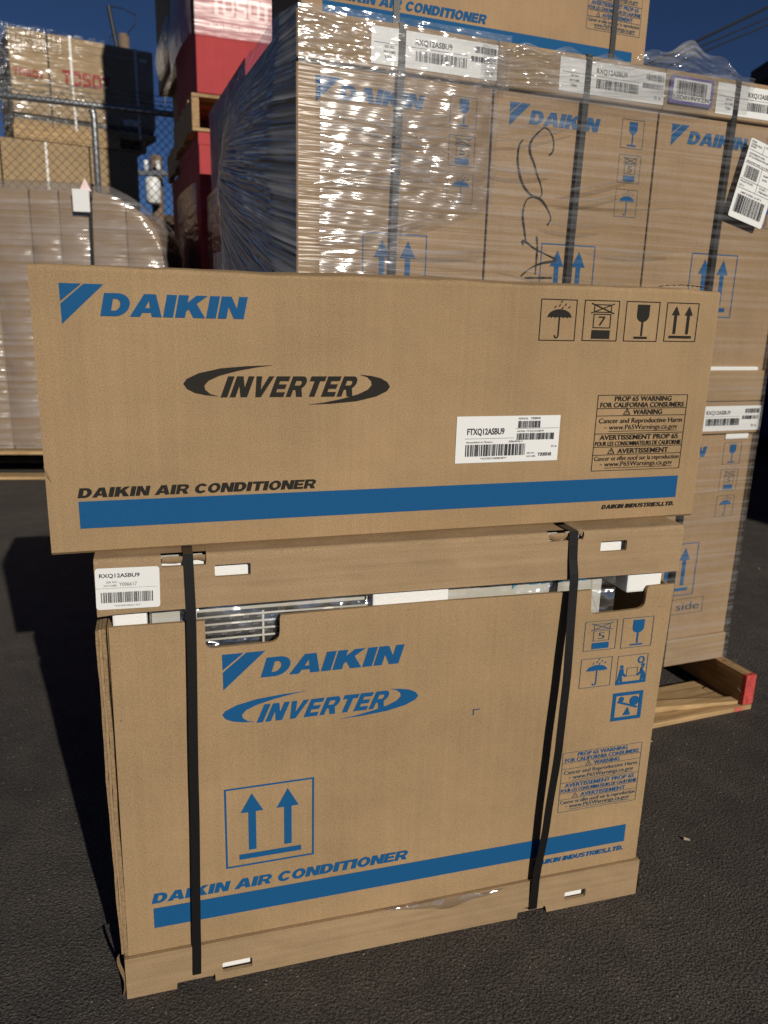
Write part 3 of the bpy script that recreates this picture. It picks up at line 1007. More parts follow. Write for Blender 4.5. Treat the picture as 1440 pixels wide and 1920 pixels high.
secs = [[(W2 * i / NX, y, z) for y, z in xs(i / NX)] for i in range(NX + 1)]
m = len(secs[0])
for s_ in secs:
    b.v += s_
for i_ in range(NX):
    for j in range(m):
        a = i_ * m + j; c = i_ * m + (j + 1) % m
        b.f.append((a, c, c + m, a + m))
b.f.append(tuple(range(m))); b.f.append(tuple(NX * m + j for j in range(m))[::-1])
b.build('carton_body', CARD, UO)
b = MB()
b.v += [(-.0006, -.0012, .108), (.0016, -.0030, .098), (.0068, -.0014, .088), (.0052, -.0009, .0935), (.0015, -.0010, .104)]
b.f += [(0, 1, 4), (1, 3, 4), (1, 2, 3)]
b.build('torn_nick', EDGE, UO)
b = MB()
b.grid(30, 1, lambda u, v: (.085 * u + .802, .004 + .010 * v, H2 + .0035 + .003 * math.sin(PI * u) + .0012 * math.sin(u * 70) * v))
b.build('flap_edge', EDGE, UO)
i = Ink(); logo_triangle(i, .0303, .3098, .0460, .0434); i.glyphs('DAIKIN', .0710, .2758, .1634, .0249, shear=.22)
i.build('maker_print', UO, BLUE)
i = Ink(); swoosh(i, .2852, .1985, .2545, .0478); i.glyphs('INVERTER', .2005, .1844, .1722, .0249, shear=.38, gap=.14)
i.build('inverter_print', UO, BLACK)
for kind, x0, z0, x1, z1 in (('umbrella', .6178, .2565, .6718, .3104), ('stack', .6829, .2570, .7371, .3108), ('glass', .7476, .2572, .8016, .3110), ('arrows', .8129, .2578, .8660, .3110)):
    i = Ink(); icon(i, kind, x0, z0, x1, z1, .0011, '7')
    i.build('handling_symbol', UO, BLACK)
i = Ink(); warn_panel(i, i, .7168, .0754, .8657, .1839, .0009)
i.build('warning_print', UO, BLACK)
i = Ink(); i.glyphs('DAIKIN AIR CONDITIONER', .0330, .0683, .2857, .0118, shear=.25)
i.build('product_print', UO, BLACK)
i = Ink(); i.rect(.0337, .0312, .8656, .0641)
i.build('stripe', UO, BLUE)
i = Ink(); i.glyphs('DAIKIN INDUSTRIES,LTD.', .7398, .0186, .1255, .0064, shear=.25)
i.build('company_print', UO, BLACK)
ls = label_sheet('serial_label', UO, .1538, .0630, -.0010, .5065, .0938, .0, .0004, label='white serial label with three barcodes')
i = Ink()
i.text('FTXQ12ASBU9', .0155, .0385, .0545, .0080, .028)
i.rect(.0130, .0328, .0850, .0332); i.rect(.0870, .0455, .1520, .0459)
i.bars(.0140, .0090, .1030, .0250, 11, 52); i.bars(.0900, .0465, .1235, .0560, 12, 34); i.bars(.0890, .0300, .1460, .0392, 13, 52)
i.text('Y008848', .1225, .0070, .0210, .0050)
i.build('label_print', ls, LABELINK, y=-.0015, ox=.5065, oz=.0938)
i = Ink()
i.text('SERIAL', .0900, .0580, .0150, .0026); i.text('Y008848', .1080, .0580, .0150, .0030); i.text('MODEL', .0895, .0408, .0120, .0022); i.text('FTXQ12ASBU9', .1035, .0408, .0260, .0024)
i.text('Assembled in Mexico', .0145, .0270, .0390, .0026); i.text('3SB64026-2', .0770, .0270, .0210, .0026)
i.text('*432303Y008848Y*', .0360, .0045, .0400, .0026); i.text('SER NO.', .1060, .0105, .0120, .0022); i.text('NO FABR.', .1060, .0060, .0140, .0022); i.text('25', .1425, .0190, .0040, .0028); i.text('lb', .1485, .0190, .0028, .0024)
i.build('label_print', ls, GREYINK, y=-.0015, ox=.5065, oz=.0938)

# ------------------------------------------------------------------ main pallet of cartons behind
PY = R(21.3)
PE = Vector((.8455, 1.8012, 0))
def pal_empty(name, x, y, z, label, cat, group=None):
    c, s_ = math.cos(PY), math.sin(PY)
    return empty(name, (PE.x + x * c - y * s_, PE.y + x * s_ + y * c, z), PY, label, cat, group)

def carton_label(parent, x0, z0, wd, h, y, short=False, seed=1):
    ls = label_sheet('serial_label', parent, wd, h, y, x0, z0, 0, .001)
    i = Ink(); g2 = Ink()
    if not short:
        i.text('RXQ12ASBU9', wd * .335, h * .66, wd * .29, h * .15, .015)
        i.bars(wd * .34, h * .22, wd * .75, h * .50, seed, 40)
        i.rect(wd * .02, h * .575, wd * .75, h * .583)
        i.bars(wd * .81, h * .70, wd * .985, h * .88, seed + 1, 28); i.bars(wd * .78, h * .45, wd * .985, h * .60, seed + 2, 34)
        g2.text('SER NO.', wd * .10, h * .46, wd * .075, h * .07); g2.text('NO FABR.', wd * .095, h * .32, wd * .09, h * .07); g2.text('Y006', wd * .10, h * .16, wd * .06, h * .10)
        g2.text('70', wd * .90, h * .14, wd * .03, h * .10); g2.text('lb', wd * .95, h * .14, wd * .018, h * .09)
    i.build('label_print', ls, LABELINK, y=y - .0005, ox=x0, oz=z0)
    g2.build('label_print', ls, GREYINK, y=y - .0005, ox=x0, oz=z0)
    return ls

COLW = .370
BD = .80
def stock_carton(col, layer, z0, z1, label):
    x0 = -1.082 + COLW * col
    E = pal_empty('stock_carton', x0, 0, z0, label, 'carton', 'cartons stacked two high on the main pallet')
    h = z1 - z0
    wdt = COLW - .0025
    box_part('carton_body', CARD_P, E, .0005, wdt - .0005, .008, BD - .008, .012, h - .024, .003)
    b = MB(); b.box(0, wdt, 0, BD, 0, .070); b.build('tray', CARD_LID, E, bevel=.004)
    b = MB(); b.box(-.001, wdt + .001, -.001, BD, h - .074, h); b.build('lid', CARD_LID, E, bevel=.005, seg=3)
    if col == 2:
        box_part('foam_block', FOAM, E, .13 if layer else .28, wdt - .018, .0035, .05, (.066 if layer else h - .088), (.078 if layer else h - .070), .004)
    bt = h - .652
    y = .008 - .0007
    i = Ink(); logo_triangle(i, .034, .559 + bt, .0432, .0405); i.glyphs('DAIKIN', .0755, .5255 + bt, .157, .0240, shear=.22)
    i.build('maker_print', E, BLUE, y=y)
    for kind, zz in (('glass', .5042), ('stack', .4405), ('umbrella', .3770)):
        i = Ink(); th = Ink(); icon(i, kind, .2835, zz + bt, .3365, zz + .0520 + bt, .0009, '5', th)
        i.build('handling_symbol', E, BLUE, y=y); th.build('symbol_outline', E, BLUET, y=y + .0001)
    i = Ink(); icon(i, 'arrows', .122, .186 + bt, .248, .318 + bt, .0022)
    i.build('handling_symbol', E, BLUE, y=y)
    if layer == 0:
        th = Ink(); th.frame(.100, .1365 + bt, .284, .1765 + bt, .0012); th.text('This side', .112, .1465 + bt, .160, .0200)
        th.build('handling_print', E, BLUET, y=y)
    carton_label(E, .128, h - .0660, .2400, .0570, -.0018, seed=col * 7 + layer * 3 + 2)
    xs_ = (.172, .178, .168)[col]
    b = MB()
    pts = [(xs_ + .012, -.0032, h + .0012), (xs_ + .0115, -.0035, h - .08), (xs_ + .006, -.003, h * .5), (xs_ + .004, -.0032, .002)]
    strap(E, [(xs_ + .012, .4, h + .0012), (xs_ + .012, .01, h + .0012)] + pts, .0125)
    return E
names = [['leftmost carton', 'middle carton', 'rightmost carton'], ['leftmost carton', 'middle carton', 'rightmost carton']]
cart = {}
lab = {(0, 0): 'lower-layer carton at the left end of the main pallet, mostly hidden behind the front cartons',
       (1, 0): 'lower-layer carton in the middle of the main pallet, hidden behind the front cartons',
       (2, 0): 'lower-layer carton at the right end, resting on the red-ended wooden pallet',
       (0, 1): 'upper-layer carton at the left, under the most glittering crinkled plastic film',
       (1, 1): 'upper-layer carton in the middle, with black marker scribble down its face',
       (2, 1): 'upper-layer carton at the right, with a slanted white shipping label'}
Z0, Z1, Z2 = .093, .741, 1.392
for c in range(3):
    cart[c, 0] = stock_carton(c, 0, Z0, Z1, lab[c, 0])
    cart[c, 1] = stock_carton(c, 1, Z1 + .001, Z2, lab[c, 1])
# marker scribble on the middle upper carton
E = cart[1, 1]
ST = [[(.066, .4956), (.0587, .4863), (.0562, .4666), (.0591, .4472), (.0678, .4237), (.0816, .407), (.1004, .3971), (.1114, .399), (.1143, .4071), (.1093, .4225), (.101, .4374), (.0925, .4566), (.0828, .4733), (.081, .4884), (.0885, .5021), (.1036, .5165), (.1115, .5205), (.1231, .5141), (.1314, .4996), (.1317, .4821), (.1241, .4737)],
      [(.0864, .3165), (.0801, .3414), (.0757, .3616), (.077, .3797), (.0841, .3937), (.1003, .3983), (.1178, .3905), (.132, .3743), (.1381, .361), (.1315, .349)],
      [(.0814, .3093), (.0781, .3161), (.085, .3164), (.1086, .3038), (.1381, .2935), (.1577, .285), (.128, .2789), (.1058, .2709), (.0924, .2621), (.0805, .2522)],
      [(.1094, .327), (.1127, .3063), (.1127, .257)], [(.0892, .2495), (.1507, .2518)]]
i = Ink()
def smooth_pts(p, n=5):
    out = []
    for k in range(len(p) - 1):
        p0 = p[max(k - 1, 0)]; p1 = p[k]; p2 = p[k + 1]; p3 = p[min(k + 2, len(p) - 1)]
        for q in range(n):
            t = q / n
            out.append(tuple(.5 * (2 * p1[a] + (p2[a] - p0[a]) * t + (2 * p0[a] - 5 * p1[a] + 4 * p2[a] - p3[a]) * t * t + (3 * p1[a] - p0[a] - 3 * p2[a] + p3[a]) * t ** 3) for a in (0, 1)))
    out.append(p[-1])
    return out
for s_ in ST:
    pp = smooth_pts(s_)
    i.line(pp, [.0022 + .0024 * math.sin(PI * k / max(1, len(pp) - 1) * 2.2 + .4) ** 2 for k in range(len(pp))])
i.build('marker_scribble', E, BLACK, y=.008 - .0012)
# slanted shipping label on the right upper carton
E = cart[2, 1]
ang = -.235
lsx, lsz, lw, lh = -.1541 + .342, 1.1341 - Z1, .098, .158
ls = label_sheet('shipping_label', E, lw, lh, -.0100, lsx, lsz, ang, .004, label='slanted white shipping label with two barcodes')
i = Ink()
i.bars(.008, .012, .088, .048, 21, 40); i.bars(.008, .082, .046, .106, 22, 30)
for zz in (.060, .078, .110, .136):
    i.rect(.002, zz, lw - .002, zz + .0006)
i.rect(.052, .060, .0526, .110); i.rect(.040, .136, .0406, lh - .004)
rows = [('FROM', .004, .151, .012), ('GOLDEN CIRCLE', .004, .146, .030), ('RETURN', .004, .141, .015), ('CARE OF LOGISTICS', .044, .150, .048), ('GOODMAN PARK', .006, .128, .045), ('370 CLOVERLEAF DR SUITE A', .006, .122, .066), ('AB', .084, .122, .009),
        ('BALDWIN PARK CA 91706', .006, .112, .062), ('WHSE', .078, .112, .012), ('PALLET ID 004', .004, .072, .036), ('QTY 6', .004, .064, .014), ('SHIP', .060, .098, .014), ('DATE', .060, .090, .014), ('LOAD 1', .060, .072, .020), ('ITEM 00642', .060, .065, .028), ('UNIT 8 00281 41107 2', .014, .051, .060)]
for t_, x, z, ww in rows:
    i.text(t_, x, z, ww, .0034, .006)
i.build('label_print', ls, LABELINK, y=-.0106, ox=lsx, oz=lsz, rot=ang)
# purple-bordered tracking label on the middle lid
E = cart[1, 1]
px, pz = -.3340 + .712, 1.3310 - Z1
ls = label_sheet('tracking_label', E, .106, .049, -.0062, px, pz, 0, .003, m=PURPLE, label='purple-bordered tracking label')
label_sheet('label_panel', ls, .092, .038, -.0069, px + .007, pz + .006, 0, .001)
i = Ink(); i.bars(px + .014, pz + .017, px + .090, pz + .041, 31, 40); i.text('L0D019VYZN', px + .009, pz + .0080, .088, .0070, .01)
i.build('label_print', ls, LABELINK, y=-.0074)

# wooden pallet under it
PW = pal_empty('wooden_pallet', -1.09, -.10, 0, 'broken wooden pallet with red-painted stringer end under the main carton stack', 'pallet')
PL = 1.125
for k, x in enumerate((0, .55, PL - .030)):
    box_part('stringer', WOODY, PW, x, x + .030, .003, 1.0, .0125, .0915, .002)
box_part('painted_end', REDPAINT, PW, PL - .0305, PL + .0006, -.0006, .012, .0145, .0920, .0015)
for k, y in enumerate((0.0, .30, .60, .88)):
    b = MB(); b.box(0, PL - (.0 if k else .001), y, y + (.145 if k == 0 else .09), 0, .0122); b.build('bottom_board', WOODX, PW, bevel=.001)
for k, y in enumerate((.17, .36, .55, .74, .91)):
    box_part('deck_board', WOODX, PW, 0, PL - .001, y, y + .10, .0795, .0915, .001)
b = MB()
b.v += [(.72, .06, .013), (PL - .034, .012, .013), (PL - .034, .035, .013), (.72, .10, .013), (.72, .06, .030), (PL - .034, .012, .021), (PL - .034, .035, .021), (.72, .10, .030)]
for f in ((0, 3, 2, 1), (4, 5, 6, 7), (0, 1, 5, 4), (1, 2, 6, 5), (2, 3, 7, 6), (3, 0, 4, 7)):
    b.f.append(f)
b.build('split_board', WOODX, PW)
b = MB(); b.box(PL - .26, PL - .03, -.0006, .0002, .0006, .0116); b.build('painted_edge', plain('red_overspray', (.45, .10, .07), .7, var=.3, bscale=60.0), PW)
b.v = [(x if x > PL - .1 else PL - .055, y, z) for x, y, z in b.v]
bpy.data.objects['painted_edge'].data.clear_geometry(); bpy.data.objects['painted_edge'].data.from_pydata(b.v, [], b.f)
b = MB()
b.tube([(PL - .02, .06, .091), (PL - .018, .055, .107), (PL - .008, .056, .106), (PL - .008, .062, .092)], .0009, 6)
b.build('staple', GALV, PW)
b = MB()
b.tube([(PL - .031, .02, .055), (PL - .045, .008, .058), (PL - .043, .0, .052)], .0009, 6)
b.build('staple', GALV, PW)

# carton lying on top
TC = pal_empty('top_carton', -1.035, .15, Z2 + .003, 'wide tan carton with blue stripe resting on top of the main pallet', 'carton')
TW, TH_ = .752, .63
box_part('carton_body', CARD_P, TC, 0, TW, 0, .23, 0, TH_, .004)
i = Ink(); i.rect(.040, .045, .718, .066); i.build('stripe', TC, BLUE)
i = Ink(); i.glyphs('DAIKIN AIR CONDITIONER', .002 + .048, .0715, .324, .0160, shear=.25); i.build('product_print', TC, BLUE)
i = Ink(); th = Ink(); warn_panel(i, th, .600, .096, .733, .206, .0007)
i.build('warning_heading', TC, BLUE, y=-.0008); th.build('warning_print', TC, BLUET, y=-.0006)
i = Ink(); icon(i, 'arrows', .145, .17, .265, .29, .0022); i.build('handling_symbol', TC, BLUE)
i = Ink(); logo_triangle(i, .145, .50, .055, .05); i.glyphs('DAIKIN', .195, .465, .19, .027, shear=.3); i.build('maker_print', TC, BLUE)
for xx in (.1865, .6705):
    strap(TC, [(xx, .2, TH_ + .001), (xx, -.002, TH_ + .001), (xx, -.003, TH_ - .02), (xx - .004, -.003, .002)], .0125)

# stretch film round the main pallet
SF = pal_empty('stretch_film', -1.09, 0, 0, 'clear stretch film wound round the cartons on the main pallet, bunched at the top', 'plastic film')
b = MB()
def ff(u, v):
    z = .10 + 1.225 * v
    if u > .90:
        t = (u - .90) / .10
        return (1.1165 + .0015 * math.sin(z * 7), -.0070 + .30 * t * t, z)
    x = .0085 + 1.107 * u / .90
    gap = .004 if abs(z - .70) < .06 or z < .17 or z > 1.30 else 0
    return (x, -.0075 - gap * .3 + .0004 * wob(x * 9, z * 5), z)
b.grid(50, 60, ff)
b.build('front_film', FILM, SF, smooth=True)
b = MB()
def fc(u, v):
    x = .045 + .333 * u
    zb = 1.05 + (.065 * max(0, (u - .45) / .55) if u > .45 else -.30 * (1 - u / .45) ** .5 - .02 * u)
    z = zb + (1.312 - zb) * v
    return (x, -.0125 + .0018 * wob(x * 14, z * 12, 1), z)
b.grid(90, 90, fc)
b.build('crinkled_film', FILM_CR, SF, smooth=True)
b = MB()
b.grid(40, 14, lambda u, v: (.0085 + .39 * u, -.0085 + .0006 * wob(u * 20, v * 9, 2), 1.310 + .089 * v))
b.build('lid_film', FILM_CR2, SF, smooth=True)
# bunched ridge running over the lids
b = MB()
def rid(u, v):
    x = .345 + .615 * u
    base = 1.315 + .020 * u                      # lower hem of the gathered band
    pk = .050 * max(0, 1 - abs(u - .74) / .26) - .012 * max(0, (.25 - u) / .25)
    top = 1.392 + pk
    z = base + (top - base) * v + .006 * math.sin(x * 70 + v * 3) * v * v
    fold = .0022 * math.sin(v * 34 + u * 9 + 2 * math.sin(u * 7)) + .0014 * math.sin(v * 61 - u * 23)
    return (x, -.0120 + fold + .016 * max(0, v - .80) * 5 * .2, z)
b.grid(120, 60, rid)
b.build('bunched_film', FILM_RUF, SF, smooth=True)
b = MB()
def swp(u, v):
    x = .36 + .50 * u
    return (x, -.0140 + .0008 * wob(x * 20, v * 5), 1.232 + .085 * u ** .8 + (.050 + .03 * u) * v + .004 * math.sin(x * 60))
b.grid(80, 12, swp)
b.build('swept_film', FILM, SF, smooth=True)
rf = random.Random(12)
for k in range(22):
    b = MB()
    left = k < 14
    xa = rf.uniform(.02, .16) if left else rf.uniform(.36, .62)
    ln = rf.uniform(.14, .34); za = rf.uniform(1.0, 1.29); sl = rf.uniform(-.14, .05) if k % 3 else rf.uniform(.15, .38)
    wv_ = rf.uniform(.0025, .0055); y0 = -.0165 - .0002 * k
    if xa + ln > 1.09 or za + sl * ln > 1.305:
        sl = -abs(sl)
    def fold(u, v):
        a = PI * v
        tp_ = math.sin(PI * min(1, max(0, u))) ** .5
        return (xa + ln * u, y0 + .0028 * (1 - math.sin(a) * tp_), za + sl * ln * u - .006 * math.sin(PI * u) + wv_ * tp_ * math.cos(a) * .9)
    b.grid(26, 6, fold)
    b.build('tension_fold', FILM_FOLD, SF, smooth=True)
# left side : film drawn back along the load with a torn opening
b = MB()
GU, GV = 90, 110
vid = {}
def sidef(u, v):
    y = -.006 + .80 * u; z = .10 + 1.295 * v
    bulge = .085 * math.sin(PI * min(1, max(0, y) / .62)) * max(0, min(1, (1.37 - z) / .20)) * (.75 + .25 * math.sin(z * 5))
    dy, dz = y - .70, z - 1.27
    an = math.atan2(dz, dy); rr = math.hypot(dy, dz)
    ridge = .006 * math.sin(an * 17 + 1.5 * math.sin(rr * 7)) * min(1, rr * 4) * math.exp(-(rr / .5) ** 2)
    return (.0085 - .0165 * min(1, max(0, y + .006) / .06) - max(0, bulge) - abs(ridge) - .0025 * abs(wob(y * 12, z * 9)), y, z)
for j in range(GV + 1):
    for i_ in range(GU + 1):
        vid[i_, j] = len(b.v); b.v.append(sidef(i_ / GU, j / GV))
for j in range(GV):
    for i_ in range(GU):
        y = .80 * (i_ + .5) / GU; z = .10 + 1.295 * (j + .5) / GV
        if y > .44 and 1.05 < z < 1.235 - 1.6 * max(0, (y - .62)) ** 2 * 3 - .10 * max(0, (.56 - y) / .12):
            continue
        b.f.append((vid[i_, j], vid[i_ + 1, j], vid[i_ + 1, j + 1], vid[i_, j + 1]))
b.build('side_film', FILM_SIDE, SF, smooth=True)

# ------------------------------------------------------------------ red carton stacks
RY = R(20.6)
def rframe(x, y): return Vector((x, y))
def wooden(name, loc, rz, wd, dp, label, group=None, h=.15):
    P = empty(name, loc, rz, label, 'pallet', group)
    for k, x in enumerate((0, wd / 2 - .019, wd - .038)):
        box_part('stringer', WOODY, P, x, x + .038, .004, dp - .004, .0165, h - .0165, .002)
    nb = 3
    for k in range(nb):
        y = (dp - .10) * k / (nb - 1)
        box_part('bottom_board', WOODX, P, 0, wd, y, y + .10, 0, .016, .0015)
    nb = 6
    for k in range(nb):
        y = (dp - .10) * k / (nb - 1)
        box_part('deck_board', WOODX, P, 0, wd, y, y + .10, h - .016, h, .0015)
    return P
def red_carton(name, base, rz, x, y, z, wd, dp, h, label, printed=False, m=RED):
    c, s_ = math.cos(rz), math.sin(rz)
    E = empty(name, (base[0] + x * c - y * s_, base[1] + x * s_ + y * c, z), rz, label, 'carton', 'red cartons stacked in the row behind the main pallet')
    box_part('carton_body', m, E, 0, wd, 0, dp, 0, h, .006)
    b = MB(); b.box(-.003, wd + .003, -.003, dp + .003, h - .06, h + .002); b.build('lid', m, E, bevel=.005)
    if printed:
        i = Ink(); i.glyphs('TOSOT', .085, .372, .305, .088, shear=0, gap=.16, table=Q); i.build('maker_print', E, PALEINK, y=-.001)
        i = Ink(); i.text('M.UH SERIES 15KBTU ODU', .075, .312, .315, .019, .03); i.build('model_print', E, PALEINK, y=-.001)
    return E
RA = (-.550, 3.143); RB_ = (-1.028, 4.425); RC = (-1.345, 5.42)
for nm, base, lb in (('a', RA, 'wooden pallet on the ground under the nearest red cartons'), ('b', RB_, 'wooden pallet on the ground under the second red stack'), ('c', RC, 'wooden pallet on the ground under the farthest red stack')):
    wooden('wooden_pallet', (*base, 0), RY, .86, .94, lb, 'pallets under the red carton row', h=.15)
order = {'a': 'nearest', 'b': 'second', 'c': 'farthest'}
for key, base, tops in (('a', RA, 1.80), ('b', RB_, 1.80), ('c', RC, 1.80)):
    hh = (tops - .152) / 2
    for c in range(2):
        for L_ in range(2):
            red_carton('red_carton', base, RY, c * .43, 0, .152 + L_ * (hh + .001), .42, .94, hh - .003,
                       '%s red carton, %s column, in the %s red stack standing on the ground' % (('lower', 'upper')[L_], ('left', 'right')[c], order[key]))
# upper tier on second and third stacks
for key, base in (('b', RB_), ('c', RC)):
    c_, s_ = math.cos(RY), math.sin(RY)
    wooden('wooden_pallet', (base[0] - .03 * c_, base[1] - .03 * s_, 1.804), RY, .90, .94, 'raised wooden pallet resting on top of the %s red stack' % order[key], 'raised pallets in the red row', h=.180)
    lv = (1.987, 2.86) if key == 'b' else (1.987, 2.40, 3.27, 4.14)
    for q, z in enumerate(lv):
        for c in range(2):
            if key == 'b' and c == 1:
                red_carton('red_carton', base, RY, .45, .22, z, .42, .70, .86, 'set-back red carton on the raised pallet of the second stack, %s' % ('lower one', 'upper one')[q], m=CARD_P)
            else:
                red_carton('red_carton', base, RY, c * .43 + (.0 if key == 'b' else (.03, -.07, .15, .15)[q]), 0, z, .415, .94, (.41 if (key == 'c' and q == 0) else .865),
                           ('red carton with pale lettering on the raised pallet' if (key == 'b' and q == 0) else '%s-tier %s-column red carton high on the %s stack' % (('first', 'second', 'third', 'fourth')[q], ('left', 'right')[c], order[key])), printed=(key == 'b'), m=RED if key == 'b' else CARD_P)
def rfilm(base, z0, z1, label, out=.0, depth=.94, fw=.425, flare=0, m=FILM_FAR, hem=True):
    F = empty('stretch_film', (*base, 0), RY, label, 'plastic film')
    b = MB()
    b.grid(30, 40, lambda u, v: (fw * u - .004, -.012 + .0008 * wob(u * 12, v * 20), z0 + (z1 - z0) * v))
    b.build('front_film', m, F, smooth=True)
    b = MB()
    b.grid(40, 50, lambda u, v: (-.02 - out * (math.sin(PI * u) ** .6) * (.6 + .4 * math.sin(v * 7)) - flare * max(0, 1 - abs(v - .25) / .25) - .004 * abs(wob(u * 9, v * 6)), -.012 + (depth + .01) * u, z0 + (z1 - z0) * v))
    b.build('side_film', m, F, smooth=True)
    return F
rfilm(RA, .14, 1.42, 'clear film round the lower half of the nearest red stack', .02)
rfilm(RB_, .14, 1.55, 'clear film round the lower part of the second red stack', .03)
rfilm(RB_, 2.255, 2.86, 'clear film round the lettered red carton on the raised pallet', .05, m=FILM_RED)
rfilm(RC, 2.34, 3.3, 'clear film hanging on the overhanging brown cartons of the farthest stack', .03, flare=.06)

# ------------------------------------------------------------------ wrapped pallet at the left
DY = R(8)
DO = Vector((-2.030, 3.985, 0))
def dloc(x, y, z):
    c, s_ = math.cos(DY), math.sin(DY)
    return (DO.x + x * c - y * s_, DO.y + x * s_ + y * c, z)
wooden('wooden_pallet', dloc(-.33, 0, 0), DY, 1.25, 1.0, 'wooden pallet on the asphalt under the rounded film-wrapped load at left', h=.150)
prof = [(-.32, 1.49), (.30, 1.497), (.552, 1.495), (.635, 1.483), (.71, 1.450), (.783, 1.404), (.825, 1.36), (.858, 1.305), (.876, 1.25), (.888, 1.18), (.893, 1.0)]
def ptop(x):
    for a, c in zip(prof, prof[1:]):
        if a[0] <= x <= c[0]:
            return a[1] + (c[1] - a[1]) * (x - a[0]) / (c[0] - a[0])
    return 1.0
xs_ = [-.30, -.115, .065, .245, .385, .530, .705, .880]
hs = [1.470, 1.480, 1.475, 1.480, 1.478, 1.440, 1.285]
for k in range(7):
    E = empty('tall_carton', dloc(xs_[k] + .002, .055, .152), DY, '%s tall tan carton from the left inside the rounded wrapped load' % ('first', 'second', 'third', 'fourth', 'fifth', 'sixth', 'last')[k], 'carton', 'tall cartons in the rounded wrapped load')
    wd = xs_[k + 1] - xs_[k] - .004
    tpz = lambda t: ptop(xs_[k] + .002 + wd * t) - .152 - .042
    b = MB()
    b.grid(10, 14, lambda u, v: (wd * u, .004 * (k % 2) - .013 * math.sin(PI * u) * (.35 + .65 * math.sin(PI * min(1, v * 1.15 + .05)) ** .5) + .02 * max(0, v - .93) / .07, .024 + (tpz(u) - .024) * v))
    b.grid(10, 3, lambda u, v: (wd * u, .024 + .004 * (k % 2) - .007 * math.sin(PI * u) + .85 * v, tpz(u)))
    b.grid(1, 1, lambda u, v: (0, .004 * (k % 2) + .87 * u, .024 + (tpz(0) - .024) * v)); b.grid(1, 1, lambda u, v: (wd, .004 * (k % 2) + .87 * u, .024 + (tpz(1) - .024) * v))
    b.build('carton_body', CARD_P, E)
    b = MB(); b.box(.004, xs_[k + 1] - xs_[k] - .008, .01, .87, 0, .06)
    b.build('carton_base', CARD_LID, E, bevel=.002)
F = empty('stretch_film', dloc(0, 0, 0), DY, 'tight shiny film over the rounded load at the left', 'plastic film')
b = MB()
def df(u, v):
    x = -.32 + 1.212 * u
    zt = ptop(x)
    z = .16 + (zt - .16) * v
    e = max(0, (z - (zt - .10)) / .10)
    kk = max(q for q in range(7) if xs_[q] <= x or q == 0)
    t = min(1, max(0, (x - xs_[kk]) / (xs_[kk + 1] - xs_[kk])))
    sw = .012 * math.sin(PI * t) * (.35 + .65 * math.sin(PI * min(1, v * 1.15 + .05)) ** .5)
    return (x, .046 - sw + .055 * e * e + .0035 * wob(x * 6, z * 9), z)
b.grid(140, 90, df)
b.grid(80, 12, lambda u, v: (-.32 + 1.212 * u, .085 + .85 * v, ptop(-.32 + 1.212 * u) + .002 * wob(u * 12, v * 5)))
b.build('film_cover', FILM_LOAD, F, smooth=True)
strap(F, [(.542, .24, 1.500), (.542, .095, 1.492), (.540, .036, 1.40), (.534, .030, 1.14), (.530, .030, .3), (.530, .04, .155)], .016)
ls = label_sheet('shipping_note', F, .080, .105, .012, .462, 1.352, .0, .002)
b = MB(); b.quad((.500, .020, 1.458), (.552, .024, 1.450), (.540, .028, 1.470), (.523, .024, 1.512)); b.build('warning_tag', plain('pink_white_paper', (.75, .55, .55), .5, var=.3, bscale=60.0), F)

# ------------------------------------------------------------------ far stack behind the fence
TY = R(31)
TO = Vector((-3.688, 8.19, 0))
def tloc(x, y, z):
    c, s_ = math.cos(TY), math.sin(TY)
    return (TO.x + x * c - y * s_, TO.y + x * s_ + y * c, z)
def far_carton(x0, x1, z0, z1, dp, label, txt=None, group='cartons stacked behind the fence'):
    E = empty('far_carton', tloc(x0, 0, z0), TY, label, 'carton', group)
    wd = x1 - x0; h = z1 - z0
    box_part('carton_body', CARD_L, E, .004, wd - .004, .004, dp, .10, h, .008)
    box_part('carton_base', CARD_L, E, 0, wd, 0, dp, 0, .052, .004)
    box_part('gap_shade_box', DARKBOX, E, .02, wd - .02, .02, dp - .02, .045, .11, 0)  # solid box in the gap above the base, shade put into its dark colour
    if txt:
        i = Ink(); i.glyphs('TOSOT', *txt, shear=0, gap=.16, table=Q); i.build('maker_print', E, REDINK, y=-.0015)
    return E
zb, zt_ = 2.580, 3.420
far_carton(0.0, .350, zb, zt_, .95, 'narrow far carton with small red lettering, top tier behind the fence', (.030, .43, .270, .062))
E = far_carton(.356, 1.372, zb, zt_, .95, 'wide far carton with large red lettering on the top tier behind the fence', (.120, .415, .450, .125))
for xx in (.205, .835):
    strap(E, [(xx, .4, .842), (xx, -.004, .842), (xx, -.006, .5), (xx + .01, -.006, .0)], .022, STRAP_W)
ls = label_sheet('serial_label', E, .075, .030, -.004, .875, .730)
ls = label_sheet('serial_label', E, .16, .055, -.004, .68, .115)
wooden('wooden_pallet', tloc(-.01, -.01, 2.448), TY, 1.27, .95, 'bright wooden pallet high up under the lettered cartons behind the fence', h=.130)
box_part('deck_skirt', WOODX, bpy.data.objects[[o.name for o in bpy.data.objects if o.name.startswith('wooden_pallet')][-1]], -.004, 1.0, -.004, .012, .018, .118, .002)
for k, (x0, x1) in enumerate(((-.62, -.15), (-.145, .68), (.685, 1.17))):
    for L_ in range(2):
        z0 = .15 + 1.148 * L_
        E = far_carton(x0, x1, z0, z0 + 1.145, .95, '%s plain carton, %s tier, below the lettered far cartons' % (('left', 'middle', 'right')[k], ('bottom', 'second')[L_]))
        if L_ and k < 2:
            strap(E, [((x1 - x0) * .5, -.006, 1.14), ((x1 - x0) * .5, -.006, .0)], .022, STRAP_W)
